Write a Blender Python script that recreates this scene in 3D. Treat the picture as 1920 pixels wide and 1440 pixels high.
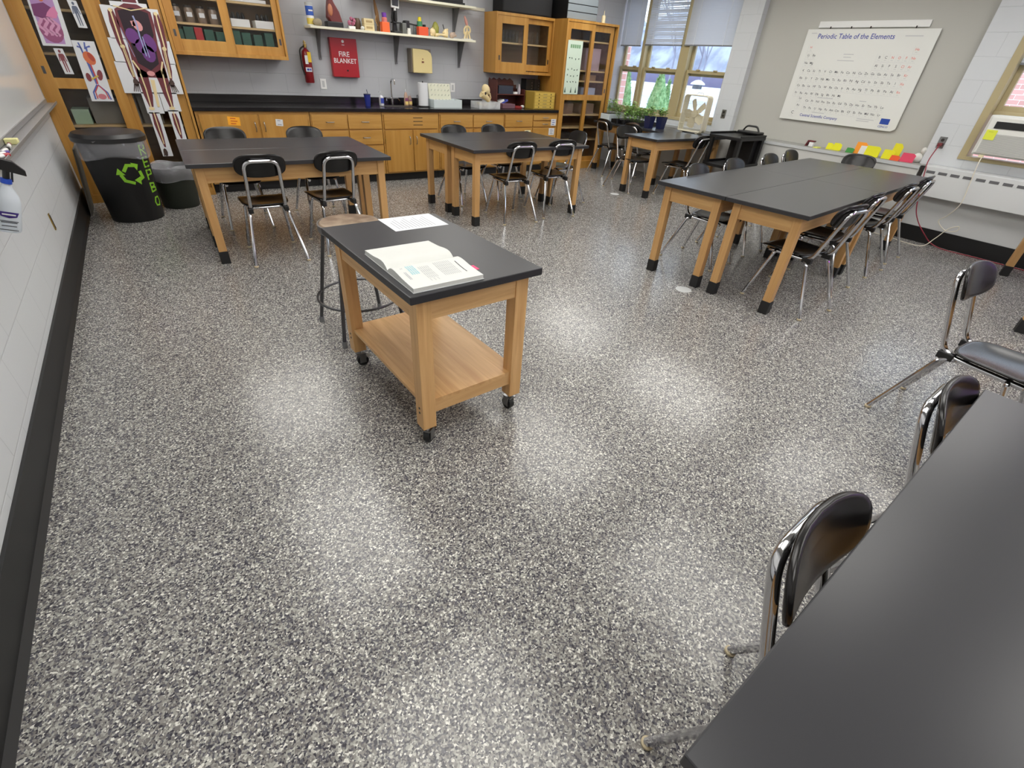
import bpy, math, random
from mathutils import Vector, Matrix
R = math.radians
random.seed(7)
for o in list(bpy.data.objects): bpy.data.objects.remove(o)
SC = bpy.context.scene
COL = SC.collection

# ------------------------------------------------------------------ camera
FPX = 875.3
pitch, roll, yaw = R(34.51), R(3.978), R(36.56)
f = Vector((math.sin(yaw)*math.cos(pitch), math.cos(yaw)*math.cos(pitch), -math.sin(pitch)))
rt = Vector((math.cos(yaw), -math.sin(yaw), 0)); up = rt.cross(f)
r2 = rt*math.cos(roll)+up*math.sin(roll); u2 = up*math.cos(roll)-rt*math.sin(roll)
cd = bpy.data.cameras.new('camera'); cam = bpy.data.objects.new('camera', cd); COL.objects.link(cam)
cd.sensor_fit = 'HORIZONTAL'; cd.sensor_width = 36; cd.lens = 36*FPX/1920
cd.clip_start = .02; cd.clip_end = 300
m = Matrix((r2, u2, -f)).transposed().to_4x4(); m.translation = (0, 0, 1.5); cam.matrix_world = m
SC.camera = cam

# ------------------------------------------------------------------ world, light, exposure
w = bpy.data.worlds.new('world'); SC.world = w; w.use_nodes = True
nt = w.node_tree; bg = nt.nodes['Background']
tc = nt.nodes.new('ShaderNodeTexCoord'); gr = nt.nodes.new('ShaderNodeSeparateXYZ'); rp = nt.nodes.new('ShaderNodeValToRGB')
nt.links.new(tc.outputs['Generated'], gr.inputs[0]); nt.links.new(gr.outputs[2], rp.inputs[0]); nt.links.new(rp.outputs[0], bg.inputs[0])
rp.color_ramp.elements[0].position = .48; rp.color_ramp.elements[0].color = (.72, .83, 1, 1)
rp.color_ramp.elements[1].position = .9; rp.color_ramp.elements[1].color = (.55, .72, 1, 1)
bg.inputs[1].default_value = 2.7
vs = SC.view_settings; vs.view_transform = 'Standard'; vs.look = 'None'; vs.gamma = 1; vs.use_curve_mapping = False
vs.exposure = 0.22
SC.cycles.max_bounces = 7; SC.cycles.diffuse_bounces = 4; SC.cycles.glossy_bounces = 4; SC.cycles.transparent_max_bounces = 10
SC.cycles.sample_clamp_indirect = 6; SC.cycles.caustics_reflective = False; SC.cycles.caustics_refractive = False

CEIL = 2.8
def area(name, loc, sx, sy, power, col, rot=(0, 0, 0), portal=False):
    l = bpy.data.lights.new(name, 'AREA'); l.shape = 'RECTANGLE'; l.size = sx; l.size_y = sy; l.energy = power; l.color = col
    o = bpy.data.objects.new(name, l); COL.objects.link(o); o.location = loc; o.rotation_euler = rot
    if portal: l.cycles.is_portal = True
    return o
LAMPS = [(x, y) for x in (.7, 3.2, 5.8) for y in (-1.6, .9, 3.5, 6.0)]

# ------------------------------------------------------------------ materials
def lin(c):
    return tuple(((v/255)/12.92 if v/255 <= .04045 else ((v/255+.055)/1.055)**2.4) for v in c)+(1,)
MATS = {}
def mat(name, rgb, rough=.5, metal=0, spec=.5, emit=0, alpha=None, coat=0, trans=0):
    if name in MATS: return MATS[name]
    m = bpy.data.materials.new(name); m.use_nodes = True; b = m.node_tree.nodes['Principled BSDF']
    b.inputs['Base Color'].default_value = lin(rgb); b.inputs['Roughness'].default_value = rough
    b.inputs['Metallic'].default_value = metal; b.inputs['Specular IOR Level'].default_value = spec
    if coat: b.inputs['Coat Weight'].default_value = coat; b.inputs['Coat Roughness'].default_value = .05
    if emit: b.inputs['Emission Color'].default_value = lin(rgb); b.inputs['Emission Strength'].default_value = emit
    if alpha is not None: b.inputs['Alpha'].default_value = alpha
    MATS[name] = m; return m
def nd(m, t, **kw):
    n = m.node_tree.nodes.new(t)
    for k, v in kw.items():
        if k.startswith('i_'): n.inputs[int(k[2:]) if k[2:].isdigit() else k[2:]].default_value = v
        else: setattr(n, k, v)
    return n
def lk(m, a, b): m.node_tree.links.new(a, b)
def wood(name, c1, c2, axis, rough=.38, scale=1., coord='Object'):
    m = mat(name, c1, rough); b = m.node_tree.nodes['Principled BSDF']
    t = nd(m, 'ShaderNodeTexCoord'); mp = nd(m, 'ShaderNodeMapping')
    s = [22*scale]*3; s['xyz'.index(axis)] = 1.1*scale
    mp.inputs['Scale'].default_value = s
    n = nd(m, 'ShaderNodeTexNoise', i_Scale=1.0, i_Detail=6.0, i_Roughness=.62, i_Distortion=1.1)
    r = nd(m, 'ShaderNodeValToRGB'); r.color_ramp.elements[0].position = .34; r.color_ramp.elements[1].position = .66
    r.color_ramp.elements[0].color = lin(c2); r.color_ramp.elements[1].color = lin(c1)
    lk(m, t.outputs[coord], mp.inputs[0]); lk(m, mp.outputs[0], n.inputs[0]); lk(m, n.outputs[0], r.inputs[0]); lk(m, r.outputs[0], b.inputs['Base Color'])
    return m
WX = wood('wood_x', (206, 164, 108), (186, 140, 86), 'x'); WY = wood('wood_y', (206, 164, 108), (186, 140, 86), 'y'); WZ = wood('wood_z', (205, 162, 106), (188, 142, 88), 'z')
KX = wood('cart_x', (222, 180, 126), (190, 144, 92), 'x', .4, .8); KY = wood('cart_y', (222, 180, 126), (190, 144, 92), 'y', .4, .8); KZ = wood('cart_z', (220, 177, 122), (198, 152, 98), 'z', .4)
CX = wood('cab_x', (196, 150, 80), (176, 128, 58), 'x', .35, .5); CZ = wood('cab_z', (192, 144, 72), (172, 122, 52), 'z', .35, .5)
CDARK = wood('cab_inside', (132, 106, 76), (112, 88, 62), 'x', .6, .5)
CSHELF = mat('cab_shelf', (200, 172, 124), .5)
REDW = wood('red_wood', (96, 46, 36), (70, 30, 24), 'x', .4)
BLACKTOP = mat('black_epoxy', (49, 49, 52), .30, spec=.45)
COUNTER = mat('black_counter', (26, 24, 26), .16)
RUBBER = mat('black_rubber', (24, 24, 25), .55)
BLK = mat('black_plastic', (22, 22, 23), .4)
CHAIRB = mat('chair_plastic', (20, 18, 18), .24, spec=.42)
CHROME = mat('chrome', (205, 205, 208), .09, 1)
STEEL = mat('steel', (150, 150, 150), .3, 1)
DSTEEL = mat('dark_steel', (96, 96, 98), .35, 1)
BRASS = mat('brass', (190, 160, 90), .3, 1)
WHITE = mat('white', (232, 232, 230), .45)
PAPER = mat('paper', (216, 218, 221), .6)
INK = mat('ink', (70, 72, 78), .6); INKL = mat('ink_light', (140, 142, 150), .6); BLUEINK = mat('blue_ink', (48, 66, 160), .6)
CREAM = mat('cream', (226, 214, 176), .4); TAN = mat('frame_tan', (176, 162, 124), .4); BONE = mat('bone', (226, 206, 158), .5)
RED = mat('red_paint', (168, 26, 34), .35); YEL = mat('yellow', (232, 214, 40), .5); YELM = mat('yellow_metal', (206, 176, 84), .4)
ORG = mat('orange', (240, 106, 50), .5); PINK = mat('pink', (226, 74, 104), .5); GRN = mat('green', (70, 150, 70), .5)
DGRN = mat('dark_green', (28, 76, 62), .5); BLUE = mat('blue', (32, 44, 130), .4); NAVY = mat('navy', (34, 40, 78), .4)
PURP = mat('purple', (110, 60, 160), .5); GREY = mat('grey', (120, 122, 124), .5); LGREY = mat('light_grey', (190, 192, 192), .5)
CHALKY = mat('off_white', (214, 214, 208), .5); CARD = mat('cardboard', (150, 122, 92), .8); LIME = mat('lime_paint', (140, 200, 50), .5)
FLESH = mat('flesh', (178, 92, 84), .5); DRED = mat('muscle', (104, 44, 52), .5); VIO = mat('violet', (132, 88, 170), .5); MAG = mat('organ_pink', (214, 130, 170), .5)
DARK = mat('dark_inside', (40, 34, 32), .8); HEART = mat('heart_orange', (206, 110, 70), .5); VEIN = mat('vein_blue', (84, 100, 170), .5); SOIL = mat('soil', (60, 46, 36), .9)
LEAF = mat('leaf', (136, 178, 84), .5); SNOW = mat('snow', (235, 238, 245), .9); STONE = mat('stone', (158, 146, 122), .8)
SCREEN = mat('screen', (52, 56, 56), .2)

def glass(name, gl=.07, tint=(1, 1, 1, 1)):
    m = bpy.data.materials.new(name); m.use_nodes = True; t = m.node_tree; t.nodes.clear()
    o = t.nodes.new('ShaderNodeOutputMaterial'); mx = t.nodes.new('ShaderNodeMixShader'); a = t.nodes.new('ShaderNodeBsdfTransparent'); g = t.nodes.new('ShaderNodeBsdfGlossy')
    a.inputs[0].default_value = tint; g.inputs['Roughness'].default_value = .03
    fr = t.nodes.new('ShaderNodeFresnel'); gm = t.nodes.new('ShaderNodeNewGeometry'); mr = t.nodes.new('ShaderNodeMapRange'); mr.inputs[3].default_value = 1.4; mr.inputs[4].default_value = 1/1.4
    t.links.new(gm.outputs['Backfacing'], mr.inputs[0]); t.links.new(mr.outputs[0], fr.inputs[0])
    t.links.new(fr.outputs[0], mx.inputs[0]); t.links.new(a.outputs[0], mx.inputs[1]); t.links.new(g.outputs[0], mx.inputs[2]); t.links.new(mx.outputs[0], o.inputs[0])
    return m
GLASS = glass('window_glass', tint=(.96, .98, .98, 1)); JAR = glass('jar_glass', tint=(.86, .88, .88, 1)); CABG = glass('cabinet_glass', tint=(.95, .95, .95, 1))
def haze_plastic(name, col, a):
    m = bpy.data.materials.new(name); m.use_nodes = True; b = m.node_tree.nodes['Principled BSDF']
    b.inputs['Base Color'].default_value = lin(col); b.inputs['Roughness'].default_value = .22
    t = nd(m, 'ShaderNodeTexCoord'); n = nd(m, 'ShaderNodeTexNoise', i_Scale=9.0, i_Detail=1.5, i_Distortion=.6); mp = nd(m, 'ShaderNodeMapRange')
    mp.inputs[1].default_value = .35; mp.inputs[2].default_value = .7; mp.inputs[3].default_value = a*.75; mp.inputs[4].default_value = a*1.2
    lk(m, t.outputs['Object'], n.inputs[0]); lk(m, n.outputs[0], mp.inputs[0]); lk(m, mp.outputs[0], b.inputs['Alpha']); return m
BAG = haze_plastic('clear_bag', (205, 205, 212), .32)
CLEAR = haze_plastic('clear_tray', (220, 222, 224), .5)

# speckled epoxy floor
FLOOR = mat('flake_floor', (120, 118, 116), .21, spec=.48)
m = FLOOR; b = m.node_tree.nodes['Principled BSDF']
t = nd(m, 'ShaderNodeTexCoord')
dn = nd(m, 'ShaderNodeTexNoise', i_Scale=90.0, i_Detail=2.0)
va = nd(m, 'ShaderNodeVectorMath', operation='MULTIPLY_ADD'); va.inputs[1].default_value = (.010, .010, 0)
v = nd(m, 'ShaderNodeTexVoronoi', i_Scale=195.0)
lk(m, t.outputs['Object'], dn.inputs[0]); lk(m, dn.outputs['Color'], va.inputs[0]); lk(m, t.outputs['Object'], va.inputs[2]); lk(m, va.outputs[0], v.inputs['Vector'])
sp = nd(m, 'ShaderNodeSeparateColor'); lk(m, v.outputs['Color'], sp.inputs[0])
rp = nd(m, 'ShaderNodeValToRGB'); cr = rp.color_ramp; cr.interpolation = 'CONSTANT'
cr.elements[0].position = 0; cr.elements[0].color = lin((60, 58, 65)); cr.elements[1].position = .14; cr.elements[1].color = lin((88, 87, 93))
for p, c in ((.32, (116, 112, 110)), (.52, (138, 135, 131)), (.68, (158, 157, 150)), (.84, (186, 184, 177)), (.94, (222, 220, 212))):
    e = cr.elements.new(p); e.color = lin(c)
lk(m, sp.outputs[0], rp.inputs[0]); lk(m, rp.outputs[0], b.inputs['Base Color'])
bp_ = nd(m, 'ShaderNodeBump', i_Strength=.12, i_Distance=.002)
lk(m, sp.outputs[1], bp_.inputs['Height'])
n2 = nd(m, 'ShaderNodeTexNoise', i_Scale=7.0, i_Detail=3.0); b2 = nd(m, 'ShaderNodeBump', i_Strength=.07, i_Distance=.02)
lk(m, t.outputs['Object'], n2.inputs[0]); lk(m, n2.outputs[0], b2.inputs['Height']); lk(m, bp_.outputs[0], b2.inputs['Normal']); lk(m, b2.outputs[0], b.inputs['Normal'])

def block_wall(name, rgb, ax):
    m = mat(name, rgb, .42); b = m.node_tree.nodes['Principled BSDF']
    t = nd(m, 'ShaderNodeTexCoord'); s = nd(m, 'ShaderNodeSeparateXYZ'); c = nd(m, 'ShaderNodeCombineXYZ')
    lk(m, t.outputs['Object'], s.inputs[0]); lk(m, s.outputs[ax], c.inputs[0]); lk(m, s.outputs[2], c.inputs[1])
    k = nd(m, 'ShaderNodeTexBrick', i_Scale=1.0); k.inputs['Brick Width'].default_value = .406; k.inputs['Row Height'].default_value = .203
    k.inputs['Mortar Size'].default_value = .004; k.inputs['Mortar Smooth'].default_value = .6
    k.inputs['Color1'].default_value = k.inputs['Color2'].default_value = lin(rgb); k.inputs['Mortar'].default_value = lin(tuple(x-10 for x in rgb))
    lk(m, c.outputs[0], k.inputs[0]); lk(m, k.outputs[0], b.inputs['Base Color'])
    bb = nd(m, 'ShaderNodeBump', i_Strength=.35, i_Distance=.004, invert=True); lk(m, k.outputs[1], bb.inputs['Height'])
    n = nd(m, 'ShaderNodeTexNoise', i_Scale=60.0); b2 = nd(m, 'ShaderNodeBump', i_Strength=.06, i_Distance=.004)
    lk(m, t.outputs['Object'], n.inputs[0]); lk(m, n.outputs[0], b2.inputs['Height']); lk(m, bb.outputs[0], b2.inputs['Normal']); lk(m, b2.outputs[0], b.inputs['Normal'])
    return m
WALLY = block_wall('painted_block_side', (206, 209, 212), 1); WALLX = block_wall('painted_block_back', (182, 184, 188), 0)
PLASTER = mat('plaster', (190, 189, 184), .6)
def brick(name, ax):
    m = mat(name, (196, 130, 112), .8); b = m.node_tree.nodes['Principled BSDF']
    t = nd(m, 'ShaderNodeTexCoord'); s = nd(m, 'ShaderNodeSeparateXYZ'); c = nd(m, 'ShaderNodeCombineXYZ')
    lk(m, t.outputs['Object'], s.inputs[0]); lk(m, s.outputs[ax], c.inputs[0]); lk(m, s.outputs[2], c.inputs[1])
    k = nd(m, 'ShaderNodeTexBrick', i_Scale=1.0); k.inputs['Brick Width'].default_value = .3; k.inputs['Row Height'].default_value = .12; k.inputs['Mortar Size'].default_value = .008
    k.inputs['Color1'].default_value = lin((214, 160, 146)); k.inputs['Color2'].default_value = lin((198, 142, 128)); k.inputs['Mortar'].default_value = lin((224, 206, 196))  # brick tones lightened to pink, haze and overexposure put into the colour
    lk(m, c.outputs[0], k.inputs[0]); lk(m, k.outputs[0], b.inputs['Base Color']); return m
BRICKX = brick('brick_face', 0); BRICKY = brick('brick_side', 1)
def noisy(name, c1, c2, scale, rough=.8):
    m = mat(name, c1, rough); b = m.node_tree.nodes['Principled BSDF']
    t = nd(m, 'ShaderNodeTexCoord'); n = nd(m, 'ShaderNodeTexNoise', i_Scale=scale, i_Detail=6.0); r = nd(m, 'ShaderNodeValToRGB')
    r.color_ramp.elements[0].position = .38; r.color_ramp.elements[1].position = .62; r.color_ramp.elements[0].color = lin(c1); r.color_ramp.elements[1].color = lin(c2)
    lk(m, t.outputs['Object'], n.inputs[0]); lk(m, n.outputs[0], r.inputs[0]); lk(m, r.outputs[0], b.inputs['Base Color']); return m
HILL = noisy('wooded_hill', (128, 130, 142), (176, 178, 188), .35); EVERG = noisy('evergreen', (120, 162, 104), (160, 196, 138), 14.)  # outdoor haze is mixed into the hill greys and the paled evergreen greens
STOOLW = noisy('worn_wood', (104, 80, 58), (150, 130, 108), 9., .5)
WORNP = noisy('worn_black', (20, 20, 21), (27, 26, 27), 6., .45)

# ------------------------------------------------------------------ mesh builder
class MB:
    def __init__(s): s.v = []; s.f = []; s.mi = []; s.c = 0
    def m(s, i): s.c = i; return s
    def add(s, vs, fs):
        n = len(s.v); s.v += [tuple(p) for p in vs]; s.f += [tuple(n+i for i in q) for q in fs]; s.mi += [s.c]*len(fs); return s
    def box(s, x0, y0, z0, x1, y1, z1, M=None):
        if x0 > x1: x0, x1 = x1, x0
        if y0 > y1: y0, y1 = y1, y0
        if z0 > z1: z0, z1 = z1, z0
        vs = [Vector(p) for p in ((x0, y0, z0), (x1, y0, z0), (x1, y1, z0), (x0, y1, z0), (x0, y0, z1), (x1, y0, z1), (x1, y1, z1), (x0, y1, z1))]
        if M is not None: vs = [M @ p for p in vs]
        return s.add(vs, [(0, 3, 2, 1), (4, 5, 6, 7), (0, 1, 5, 4), (1, 2, 6, 5), (2, 3, 7, 6), (3, 0, 4, 7)])
    def tube(s, pts, r, n=8, closed=False, rs=None):
        P = [Vector(p) for p in pts]; k = len(P); rings = []
        T = []
        for i in range(k):
            a = P[i-1] if (i or closed) else P[i]; c = P[(i+1) % k] if (i < k-1 or closed) else P[i]
            T.append((c-a).normalized())
        ref = Vector((0, 0, 1)) if abs(T[0].z) < .9 else Vector((1, 0, 0))
        N = T[0].cross(ref).normalized(); vs = []
        for i in range(k):
            N = (N-T[i]*N.dot(T[i])).normalized(); B = T[i].cross(N); rr = rs[i] if rs else r
            for j in range(n):
                a = 2*math.pi*j/n; vs.append(P[i]+N*(math.cos(a)*rr)+B*(math.sin(a)*rr))
        fs = []
        for i in range(k if closed else k-1):
            for j in range(n):
                a = i*n+j; b_ = i*n+(j+1) % n; c = ((i+1) % k)*n+(j+1) % n; d = ((i+1) % k)*n+j
                fs.append((a, b_, c, d))
        if not closed: fs += [tuple(reversed(range(n))), tuple(range((k-1)*n, k*n))]
        return s.add(vs, fs)
    def lathe(s, prof, n=20, c=(0, 0, 0), sx=1, sy=1, M=None):
        vs = []; fs = []; k = len(prof)
        for r, z in prof:
            for j in range(n):
                a = 2*math.pi*j/n; p = Vector((math.cos(a)*r*sx, math.sin(a)*r*sy, z))
                if M is not None: p = M @ p
                vs.append(p+Vector(c))
        for i in range(k-1):
            for j in range(n):
                fs.append((i*n+j, i*n+(j+1) % n, (i+1)*n+(j+1) % n, (i+1)*n+j))
        if prof[0][0] > 1e-6: fs.append(tuple(reversed(range(n))))
        if prof[-1][0] > 1e-6: fs.append(tuple(range((k-1)*n, k*n)))
        return s.add(vs, fs)
    def cyl(s, a, b, r, n=14, r2=None):
        return s.tube([a, b], r, n, rs=[r, r if r2 is None else r2])
    def ball(s, c, rx, ry=None, rz=None, n=12, k=8, M=None):
        ry = ry or rx; rz = rz or rx; pr = [(max(math.sin(math.pi*i/k), 1e-7), -math.cos(math.pi*i/k)*rz) for i in range(k+1)]
        return s.lathe(pr, n, c, rx, ry, M)
    def prism(s, pts, y0, y1, o=(0, 0)):
        """polygon in local x,z extruded along y (y0 = front)"""
        n = len(pts); vs = [(x+o[0], y0, z+o[1]) for x, z in pts]+[(x+o[0], y1, z+o[1]) for x, z in pts]
        return s.add(vs, [tuple(range(n)), tuple(reversed(range(n, 2*n)))]+[(i, n+i, n+(i+1) % n, (i+1) % n) for i in range(n)])
    def prismz(s, pts, z0, z1):
        n = len(pts); vs = [(x, y, z0) for x, y in pts]+[(x, y, z1) for x, y in pts]
        return s.add(vs, [tuple(reversed(range(n))), tuple(range(n, 2*n))]+[(i, (i+1) % n, n+(i+1) % n, n+i) for i in range(n)])
    def shell(s, outline, fn, th, ns=36, nr=5):
        """closed disc-like plate: outline(a)->(u,v), fn(u,v)->point, normal offset th"""
        vs = []; fs = []
        def ring(q, side):
            o = []
            for j in range(ns):
                u, v_ = outline(2*math.pi*j/ns); p = Vector(fn(u*q, v_*q)); e = 1e-3
                nx = (Vector(fn(u*q+e, v_*q))-p).cross(Vector(fn(u*q, v_*q+e))-p).normalized()
                o.append(p+nx*side)
            return o
        R_ = [(q, th/2) for q in (.25, .5, .75, .92)]+[(.985, th*.36), (1., 0), (.985, -th*.36)]+[(q, -th/2) for q in (.92, .75, .5, .25)]
        for q, sd in R_: vs += ring(q, sd)
        k = len(R_)
        for i in range(k-1):
            for j in range(ns): fs.append((i*ns+j, (i+1)*ns+j, (i+1)*ns+(j+1) % ns, i*ns+(j+1) % ns))
        fs.append(tuple(range(ns))); fs.append(tuple(reversed(range((k-1)*ns, k*ns))))
        return s.add(vs, fs)
    def text(s, body, size, x, z, y=0, ax='CENTER', sq=1., th=.0006):
        key = (body, ax)
        if key not in TCACHE:
            c = bpy.data.curves.new('t', 'FONT'); c.body = body; c.size = 1; c.align_x = ax; c.resolution_u = 2; c.offset = .008
            o = bpy.data.objects.new('t', c); me = o.to_mesh(); TCACHE[key] = ([tuple(q.co) for q in me.vertices], [tuple(p.vertices) for p in me.polygons])
            o.to_mesh_clear(); bpy.data.objects.remove(o); bpy.data.curves.remove(c)
        V, F = TCACHE[key]
        return s.add([(x+p[0]*size*sq, y-th, z+p[1]*size) for p in V], F)
    def build(s, name, mats, parent=None, loc=(0, 0, 0), rz=0, smooth=False, bev=0, ang=35):
        me = bpy.data.meshes.new(name); me.from_pydata(s.v, [], s.f); me.update()
        mats = mats if isinstance(mats, (list, tuple)) else [mats]
        for q in mats: me.materials.append(q)
        if len(mats) > 1: me.polygons.foreach_set('material_index', s.mi)
        if smooth:
            me.polygons.foreach_set('use_smooth', [True]*len(me.polygons)); me.set_sharp_from_angle(angle=R(ang))
        o = bpy.data.objects.new(name, me); COL.objects.link(o); o.location = loc; o.rotation_euler = (0, 0, rz)
        if parent: o.parent = parent
        if bev:
            b_ = o.modifiers.new('bevel', 'BEVEL'); b_.width = bev; b_.segments = 2; b_.limit_method = 'ANGLE'; b_.angle_limit = R(50)
        return o
TCACHE = {}
def fillet(P, r, seg=5):
    P = [Vector(p) for p in P]; out = [P[0]]
    for i in range(1, len(P)-1):
        a, b, c = P[i-1], P[i], P[i+1]; d1 = (a-b); d2 = (c-b); q = min(r, d1.length*.49, d2.length*.49)
        p0 = b+d1.normalized()*q; p2 = b+d2.normalized()*q
        for k in range(seg+1):
            t_ = k/seg; out.append(p0*(1-t_)**2+b*2*t_*(1-t_)+p2*t_**2)
    out.append(P[-1]); return out
def tag(o, label=None, cat=None, group=None, kind=None):
    if label: o['label'] = label
    if cat: o['category'] = cat
    if group: o['group'] = group
    if kind: o['kind'] = kind
    return o
def thing(name, label, cat, loc=(0, 0, 0), rz=0, group=None):
    o = bpy.data.objects.new(name, None); COL.objects.link(o); o.location = loc; o.rotation_euler = (0, 0, rz); o.empty_display_size = .05
    return tag(o, label, cat, group)
def struct(mb, name, mats, **kw):
    o = mb.build(name, mats, **kw)
    if not kw.get('parent'): o['kind'] = 'structure'
    return o
def dup(root, loc, rz, label=None, group=None):
    r = root.copy(); COL.objects.link(r); r.location = loc; r.rotation_euler = (0, 0, rz)
    if label: r['label'] = label
    if group: r['group'] = group
    for ch in list(root.children):
        c = ch.copy(); COL.objects.link(c); c.parent = r
        for g in list(ch.children):
            d = g.copy(); COL.objects.link(d); d.parent = c
    return r
def blob(cx, cz, rx, rz, n=16, rot=0, w=0):
    o = []
    for i in range(n):
        a = 2*math.pi*i/n; q = 1+w*math.sin(3*a+cx*50); x = rx*math.cos(a)*q; z = rz*math.sin(a)*q
        o.append((cx+x*math.cos(rot)-z*math.sin(rot), cz+x*math.sin(rot)+z*math.cos(rot)))
    return o
def rect(x0, z0, x1, z1): return [(x0, z0), (x1, z0), (x1, z1), (x0, z1)]
def strip(pts, w0, w1=None):
    """tapered ribbon polygon along 2D points"""
    w1 = w0 if w1 is None else w1; L = []; Rr = []; n = len(pts)
    for i, (x, z) in enumerate(pts):
        a = pts[max(i-1, 0)]; b_ = pts[min(i+1, n-1)]; dx, dz = b_[0]-a[0], b_[1]-a[1]; l = math.hypot(dx, dz) or 1
        ww = (w0+(w1-w0)*i/(n-1))/2; L.append((x-dz/l*ww, z+dx/l*ww)); Rr.append((x+dz/l*ww, z-dx/l*ww))
    return Rr+L[::-1]

# ------------------------------------------------------------------ room shell
XL, YB, YF, XR = -.741, 7.437, -3.2, 7.356
struct(MB().box(XL-.2, YF-.2, -.1, 7.75, YB+.2, 0), 'floor', FLOOR)
struct(MB().box(XL-.2, YF-.2, CEIL, 7.75, YB+.2, CEIL+.1), 'ceiling', mat('ceiling_tile', (205, 205, 202), .8))
struct(MB().box(XL-.2, YF-.2, 0, XL, YB+.2, CEIL), 'wall_left', WALLY)
struct(MB().box(XL, YB, 0, 7.53, YB+.2, CEIL), 'wall_back', WALLX)
struct(MB().box(XL, YF-.2, 0, 7.75, YF, CEIL), 'wall_front', PLASTER)
wr = MB()
for x0, y0, z0, y1, z1 in ((XR, 4.79, 0, 5.13, CEIL), (7.456, 2.215, 0, 4.79, CEIL), (XR, 1.9, 0, 2.215, CEIL), (XR, 5.13, 0, YB, .87), (XR, 5.13, 2.55, YB, CEIL),
                           (XR, -.45, 0, 1.9, .9), (XR, -.45, 2.4, 1.9, CEIL), (XR, YF, 0, -.45, CEIL)):
    wr.box(x0, y0, z0, 7.57, y1, z1)
wr.mi = [1 if 6 <= i < 12 else 0 for i in range(len(wr.f))]
struct(wr, 'wall_right', [WALLY, mat('smooth_plaster', (184, 183, 176), .6)])
struct(MB().box(XL, YF, 0, XL+.012, 6.78, .165).prism([(XL+.012, 0), (XL+.03, 0), (XL+.012, .02)], YF, 6.78), 'baseboard_left', mat('black_cove', (28, 28, 29), .5))
struct(MB().box(7.27, YF, 0, 7.29, 2.1, .165), 'baseboard_right', BLK)

# window units on the right wall (local x = -world y, local -y faces the room)
def window(n, y_hi, y_lo, z0, z1, zm, glass_only=False):
    wd = y_hi-y_lo; t = thing('window_%d' % n, None, None, (7.5, y_hi, 0), -R(90)); t['kind'] = 'structure'
    fr = MB(); fw = .045
    for y, a, b in ((-.03, z0, zm+.04), (.02, zm-.04, z1)):
        fr.box(0, y, a, fw, y+.04, b).box(wd-fw, y, a, wd, y+.04, b).box(fw, y, a, wd-fw, y+.04, a+(.06 if a == z0 else .05)).box(fw, y, b-.045, wd-fw, y+.04, b)
    fr.box(wd*.3-.03, -.05, zm+.035, wd*.3+.03, -.02, zm+.055).box(wd*.72-.03, -.05, zm+.035, wd*.72+.03, -.02, zm+.055)
    fr.build('window_sash', TAN, t, bev=.003)
    MB().box(fw, -.012, z0+.06, wd-fw, -.008, zm).box(fw, .038, zm, wd-fw, .042, z1-.045).build('window_pane', GLASS, t)
    return t
window(1, 7.43, 6.93, .90, 2.55, 1.52)
window(2, 6.86, 6.10, .90, 2.55, 1.52)
window(3, 5.93, 5.17, .90, 2.55, 1.52)
struct(MB().box(7.42, 6.86, .87, 7.56, 6.93, 2.55).box(7.42, 5.93, .87, 7.56, 6.10, 2.55).box(7.42, 5.13, .87, 7.56, 5.17, 2.55).box(XR-.012, 5.13, .862, 7.56, 7.43, .90), 'trim_1', TAN, bev=.003)
window(4, 1.83, 1.06, 1.36, 2.4, 1.80)
window(5, 1.0, .28, .935, 2.4, 1.66)
window(6, .25, -.42, .935, 2.4, 1.66)
struct(MB().box(XR-.01, 1.83, .90, 7.56, 1.9, 2.4).box(XR-.012, -.45, .90, 7.56, 1.9, .935).box(7.44, 1.0, .935, 7.56, 1.06, 2.4).box(7.44, .25, .935, 7.56, .28, 2.4).box(7.44, 1.06, 1.335, 7.5, 1.83, 1.37).box(XR-.01, -.45, .9, 7.56, -.42, 2.4), 'trim_2', TAN, bev=.003)

# ------------------------------------------------------------------ outside
struct(MB().box(7.76, -40, -.9, 140, 90, -.6), 'ground', SNOW)
tag(MB().box(7.7, 8.72, -.6, 9.02, 16, 6).build('brick_wing', [BRICKX]), 'overexposed pink brick wing of the building outside the leftmost window', 'building')
o = MB().box(20, -14, -.6, 26, 6.5, 5.2).build('brick_building', [BRICKY]); tag(o, 'hazy overexposed pink brick building across the snow, seen above the air conditioner', 'building')
hb = thing('flat_roof_building', 'low building with a snow covered flat roof and vent beyond the evergreens', 'building', (20, 8, -.6))
MB().box(0, 0, 0, 17, 40, 1.2).build('wall', SNOW, hb); MB().box(-.3, -.3, 1.2, 17.3, 40.3, 1.36).build('roof', SNOW, hb)
rv = MB().cyl((10, 14.7, 1.3), (10, 14.7, 1.6), .3, 20).build('roof_vent', DSTEEL, hb, smooth=True)
MB().lathe([(.45, 1.6), (.42, 1.68), (.2, 1.82), (.0001, 1.86)], 20, (10, 14.7, 0)).build('vent_cap', SNOW, rv, smooth=True)
tag(MB().box(0, 0, 0, 6, 60, 2.05).build('long_building', mat('purple_wall', (122, 116, 140), .8), loc=(38.5, 10, -.6)), 'long low purplish building behind the snow covered roof', 'building')
hl = MB(); N = 40
for i in range(N+1):
    y = -60+i*4.5; h = 16+5*math.sin(i*.35)+2*math.sin(i*1.3); hl.add([(70, y, -1), (78, y, h*.55), (95, y, h)], [])
hl.f = [(i*3, i*3+3, i*3+4, i*3+1) for i in range(N)]+[(i*3+1, i*3+4, i*3+5, i*3+2) for i in range(N)]; hl.mi = [0]*len(hl.f)
tag(hl.build('wooded_hill', HILL, smooth=True), 'hazy wooded hillside behind the snowy roofs', 'hill')
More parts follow.
